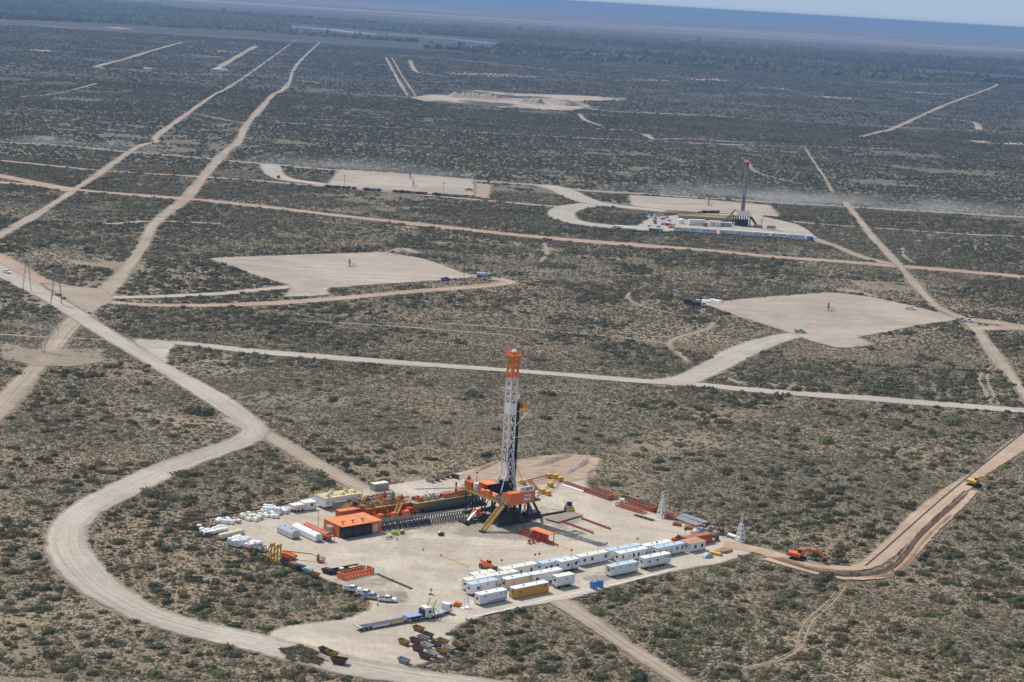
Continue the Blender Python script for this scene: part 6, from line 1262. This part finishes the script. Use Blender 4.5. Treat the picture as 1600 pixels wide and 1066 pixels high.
bt = T('blue_tank', "bright blue covered tank at the right end of the second rig's cabins", 'tank', base(1262, 376, .1), 0); MB().prism([(0, 0), (5, 0), (4, 2.8), (.5, 2.8)], 0, 3).build('cover', pt('blue'), bt); MB().box(-1, 4, 2.5, 5, 0, 3.6).build('white_tank', pt('white'), bt)
gT = 'white tanks and containers behind the second rig'
fbox((1077, 351.5), (1102, 352.5), 4, 3.8, 'white', 'white', "long white tank house left of the second rig", gT, (), .3, 'storage_tank', 'tank'); fbox((1108, 353.5), (1126, 354.5), 4, 3.8, 'white', 'roofcream', "white equipment house nearest the second rig", gT, ((.4, 1.2, 1.2, 1),), .3, 'storage_tank', 'tank'); fbox((1126, 354), (1143, 355), 3, 3.0, 'greygreen', 'white', "grey container against the second rig", gT, (), .2, 'storage_tank', 'tank'); fbox((1099, 353.8), (1106, 354), 3, 2.4, 'rustred', 'redorange', "small dark red box between the white tank houses", gT, (), .1, 'storage_tank', 'tank')
ly = T('storage_tank', "upright rounded white tank at the left of the second rig's tank house", 'tank', base(1064, 350, .1), 0, gT); MB().cyl((0, 0, 0), (0, 0, 3.6), 2.6, 14).build('shell', pt('white'), ly); MB().cyl((0, 0, 3.6), (0, 0, 4.6), 2.6, 14, .5).build('roof', pt('white'), ly)
rw = T('yellow_walkway', "long yellow railed walkway behind the second rig's white tanks", 'walkway', base(1060, 342, .1), R(-1)); MB().rail([(0, 0, 3), (48, 0, 3), (48, 5, 3), (0, 5, 3)], 1.6, .3, 3).box(0, 48, 0, 5, 2.6, 3).build('railing', pt('yellow'), rw); MB().box(0, 48, .3, 4.7, 0, 2.6).build('tank_body', pt('greygreen'), rw)
rr = random.Random(4)
for i in range(26):
    px, py = rr.uniform(1012, 1052), rr.uniform(336, 357); col = rr.choice(('white', 'bag', 'rustred', 'skipgrey', 'skipgrey', 'bagtan', 'white'))
    t = T('supply_crate', f"small {dict(white='white', bag='white', rustred='dark red', stripe='dark blue', skipgrey='grey', bagtan='tan')[col]} crate in the yard left of the second rig", 'crate', base(px, py, .1), rr.uniform(0, 1.5), 'crates in the yard left of the second rig'); L = rr.uniform(1.5, 4.5)
    MB().box(-L / 2, L / 2, -1, 1, .1, rr.uniform(1.2, 2.6)).build('body', pt(col), t); MB().box(-L / 2, L / 2, -1.1, 1.1, 0, .1).build('pallet', pt('wood'), t)
for px, py, col, lb_ in ((1052, 357, 'yellow', "mustard equipment skid left of the second rig's cabins"), (1040, 352, 'galv', "silver cylinder skid in the yard left of the second rig"), (1184, 356, 'greygreen', "dark green pipe rack right of the second rig"), (1205, 357, 'greygreen', "second dark green pipe rack right of the second rig")):
    t = T('equipment_skid', lb_, 'skid', base(px, py, .1), R(-5)); MB().box(-4, 4, -1.5, 1.5, 0, .4).build('skid', pt('dark'), t); MB().cyl((-3.4, 0, 1.4), (3.4, 0, 1.4), 1.0, 10).box(-1, 2, -1, 1, .4, 2.4).build('machine', pt(col), t)

# ------------------------------------------------------------------ road dust hanging over the far road
def dust(name, px, w_, h_, dens, label):
    pts = [lat(*p) for p in px]; c = smooth_line(pts, 30); t = np.gradient(c, axis=0); t /= np.linalg.norm(t, axis=1)[:, None]; nr = np.stack([-t[:, 1], t[:, 0]], 1)
    n = len(c); V = []
    for i in range(n):
        e = .25 + .75 * min(1, i / 5, (n - 1 - i) / 5)
        for a, z in ((-1, .6), (1, .6), (1, h_), (-1, h_)): q = c[i] + nr[i] * a * w_ / 2 * e; V.append((q[0], q[1], z if z < 1 else .8 + (z - .8) * e))
    F = [(i * 4 + j, i * 4 + (j + 1) % 4, (i + 1) * 4 + (j + 1) % 4, (i + 1) * 4 + j) for i in range(n - 1) for j in range(4)] + [(3, 2, 1, 0), tuple((n - 1) * 4 + k for k in range(4))]
    m = bpy.data.materials.new(name + "_air"); m.use_nodes = True; nt = m.node_tree; nt.nodes.clear()
    pv = nt.nodes.new('ShaderNodeVolumePrincipled'); pv.inputs['Color'].default_value = (.93, .90, .84, 1); pv.inputs['Anisotropy'].default_value = .3
    v = objco(nt); f = ramp(nt, noise(nt, objco(nt, .012, .012, .05), 1.0, 4, .6), [(.38, 0.0), (.72, 1.0)])
    sp_ = _n(nt, 'ShaderNodeSeparateXYZ'); nt.links.new(v, sp_.inputs[0]); fall = mapr(nt, sp_.outputs[2], h_ * .9, 0.0)
    nt.links.new(math_(nt, 'MULTIPLY', math_(nt, 'MULTIPLY', f, math_(nt, 'MULTIPLY', fall, fall)), dens), pv.inputs['Density'])
    mo = nt.nodes.new('ShaderNodeOutputMaterial'); nt.links.new(pv.outputs[0], mo.inputs['Volume'])
    mb_ = MB(); mb_.v = V; mb_.f = F; o = mb_.build(name, m); o['kind'] = 'stuff'; o['label'] = label; o['category'] = 'dust'
dust('dust_cloud', [(930, 300), (1050, 306), (1200, 315), (1400, 327), (1620, 340)], 80, 22, .035, "pale dust hanging over the far road on the right")
dust('dust_cloud', [(395, 254), (470, 261), (560, 267), (740, 281)], 80, 24, .018, "pale dust hanging over the far road behind the top left pad")
dust('dust_cloud', [(-30, 221), (60, 225), (200, 238), (300, 245)], 60, 16, .02, "pale dust hanging over the far road at the left edge")
# ------------------------------------------------------------------ haze
mh = bpy.data.materials.new("haze_air"); mh.use_nodes = True; nt = mh.node_tree; nt.nodes.clear()
pv = nt.nodes.new('ShaderNodeVolumePrincipled'); pv.inputs['Density'].default_value = 8e-5; pv.inputs['Color'].default_value = (.30, .47, .76, 1); pv.inputs['Anisotropy'].default_value = .1
mo = nt.nodes.new('ShaderNodeOutputMaterial'); nt.links.new(pv.outputs[0], mo.inputs['Volume'])
hx0, hx1, hy0, hy1, hz0, hz1 = -91000, 91000, -2100, 91000, -1.0, 174
hb = mesh_obj("haze", [(hx0, hy0, hz0), (hx1, hy0, hz0), (hx1, hy1, hz0), (hx0, hy1, hz0), (hx0, hy0, hz1), (hx1, hy0, hz1), (hx1, hy1, hz1), (hx0, hy1, hz1)],
              [(3, 2, 1, 0), (4, 5, 6, 7), (0, 1, 5, 4), (1, 2, 6, 5), (2, 3, 7, 6), (3, 0, 4, 7)], mh)
hb['kind'] = 'stuff'
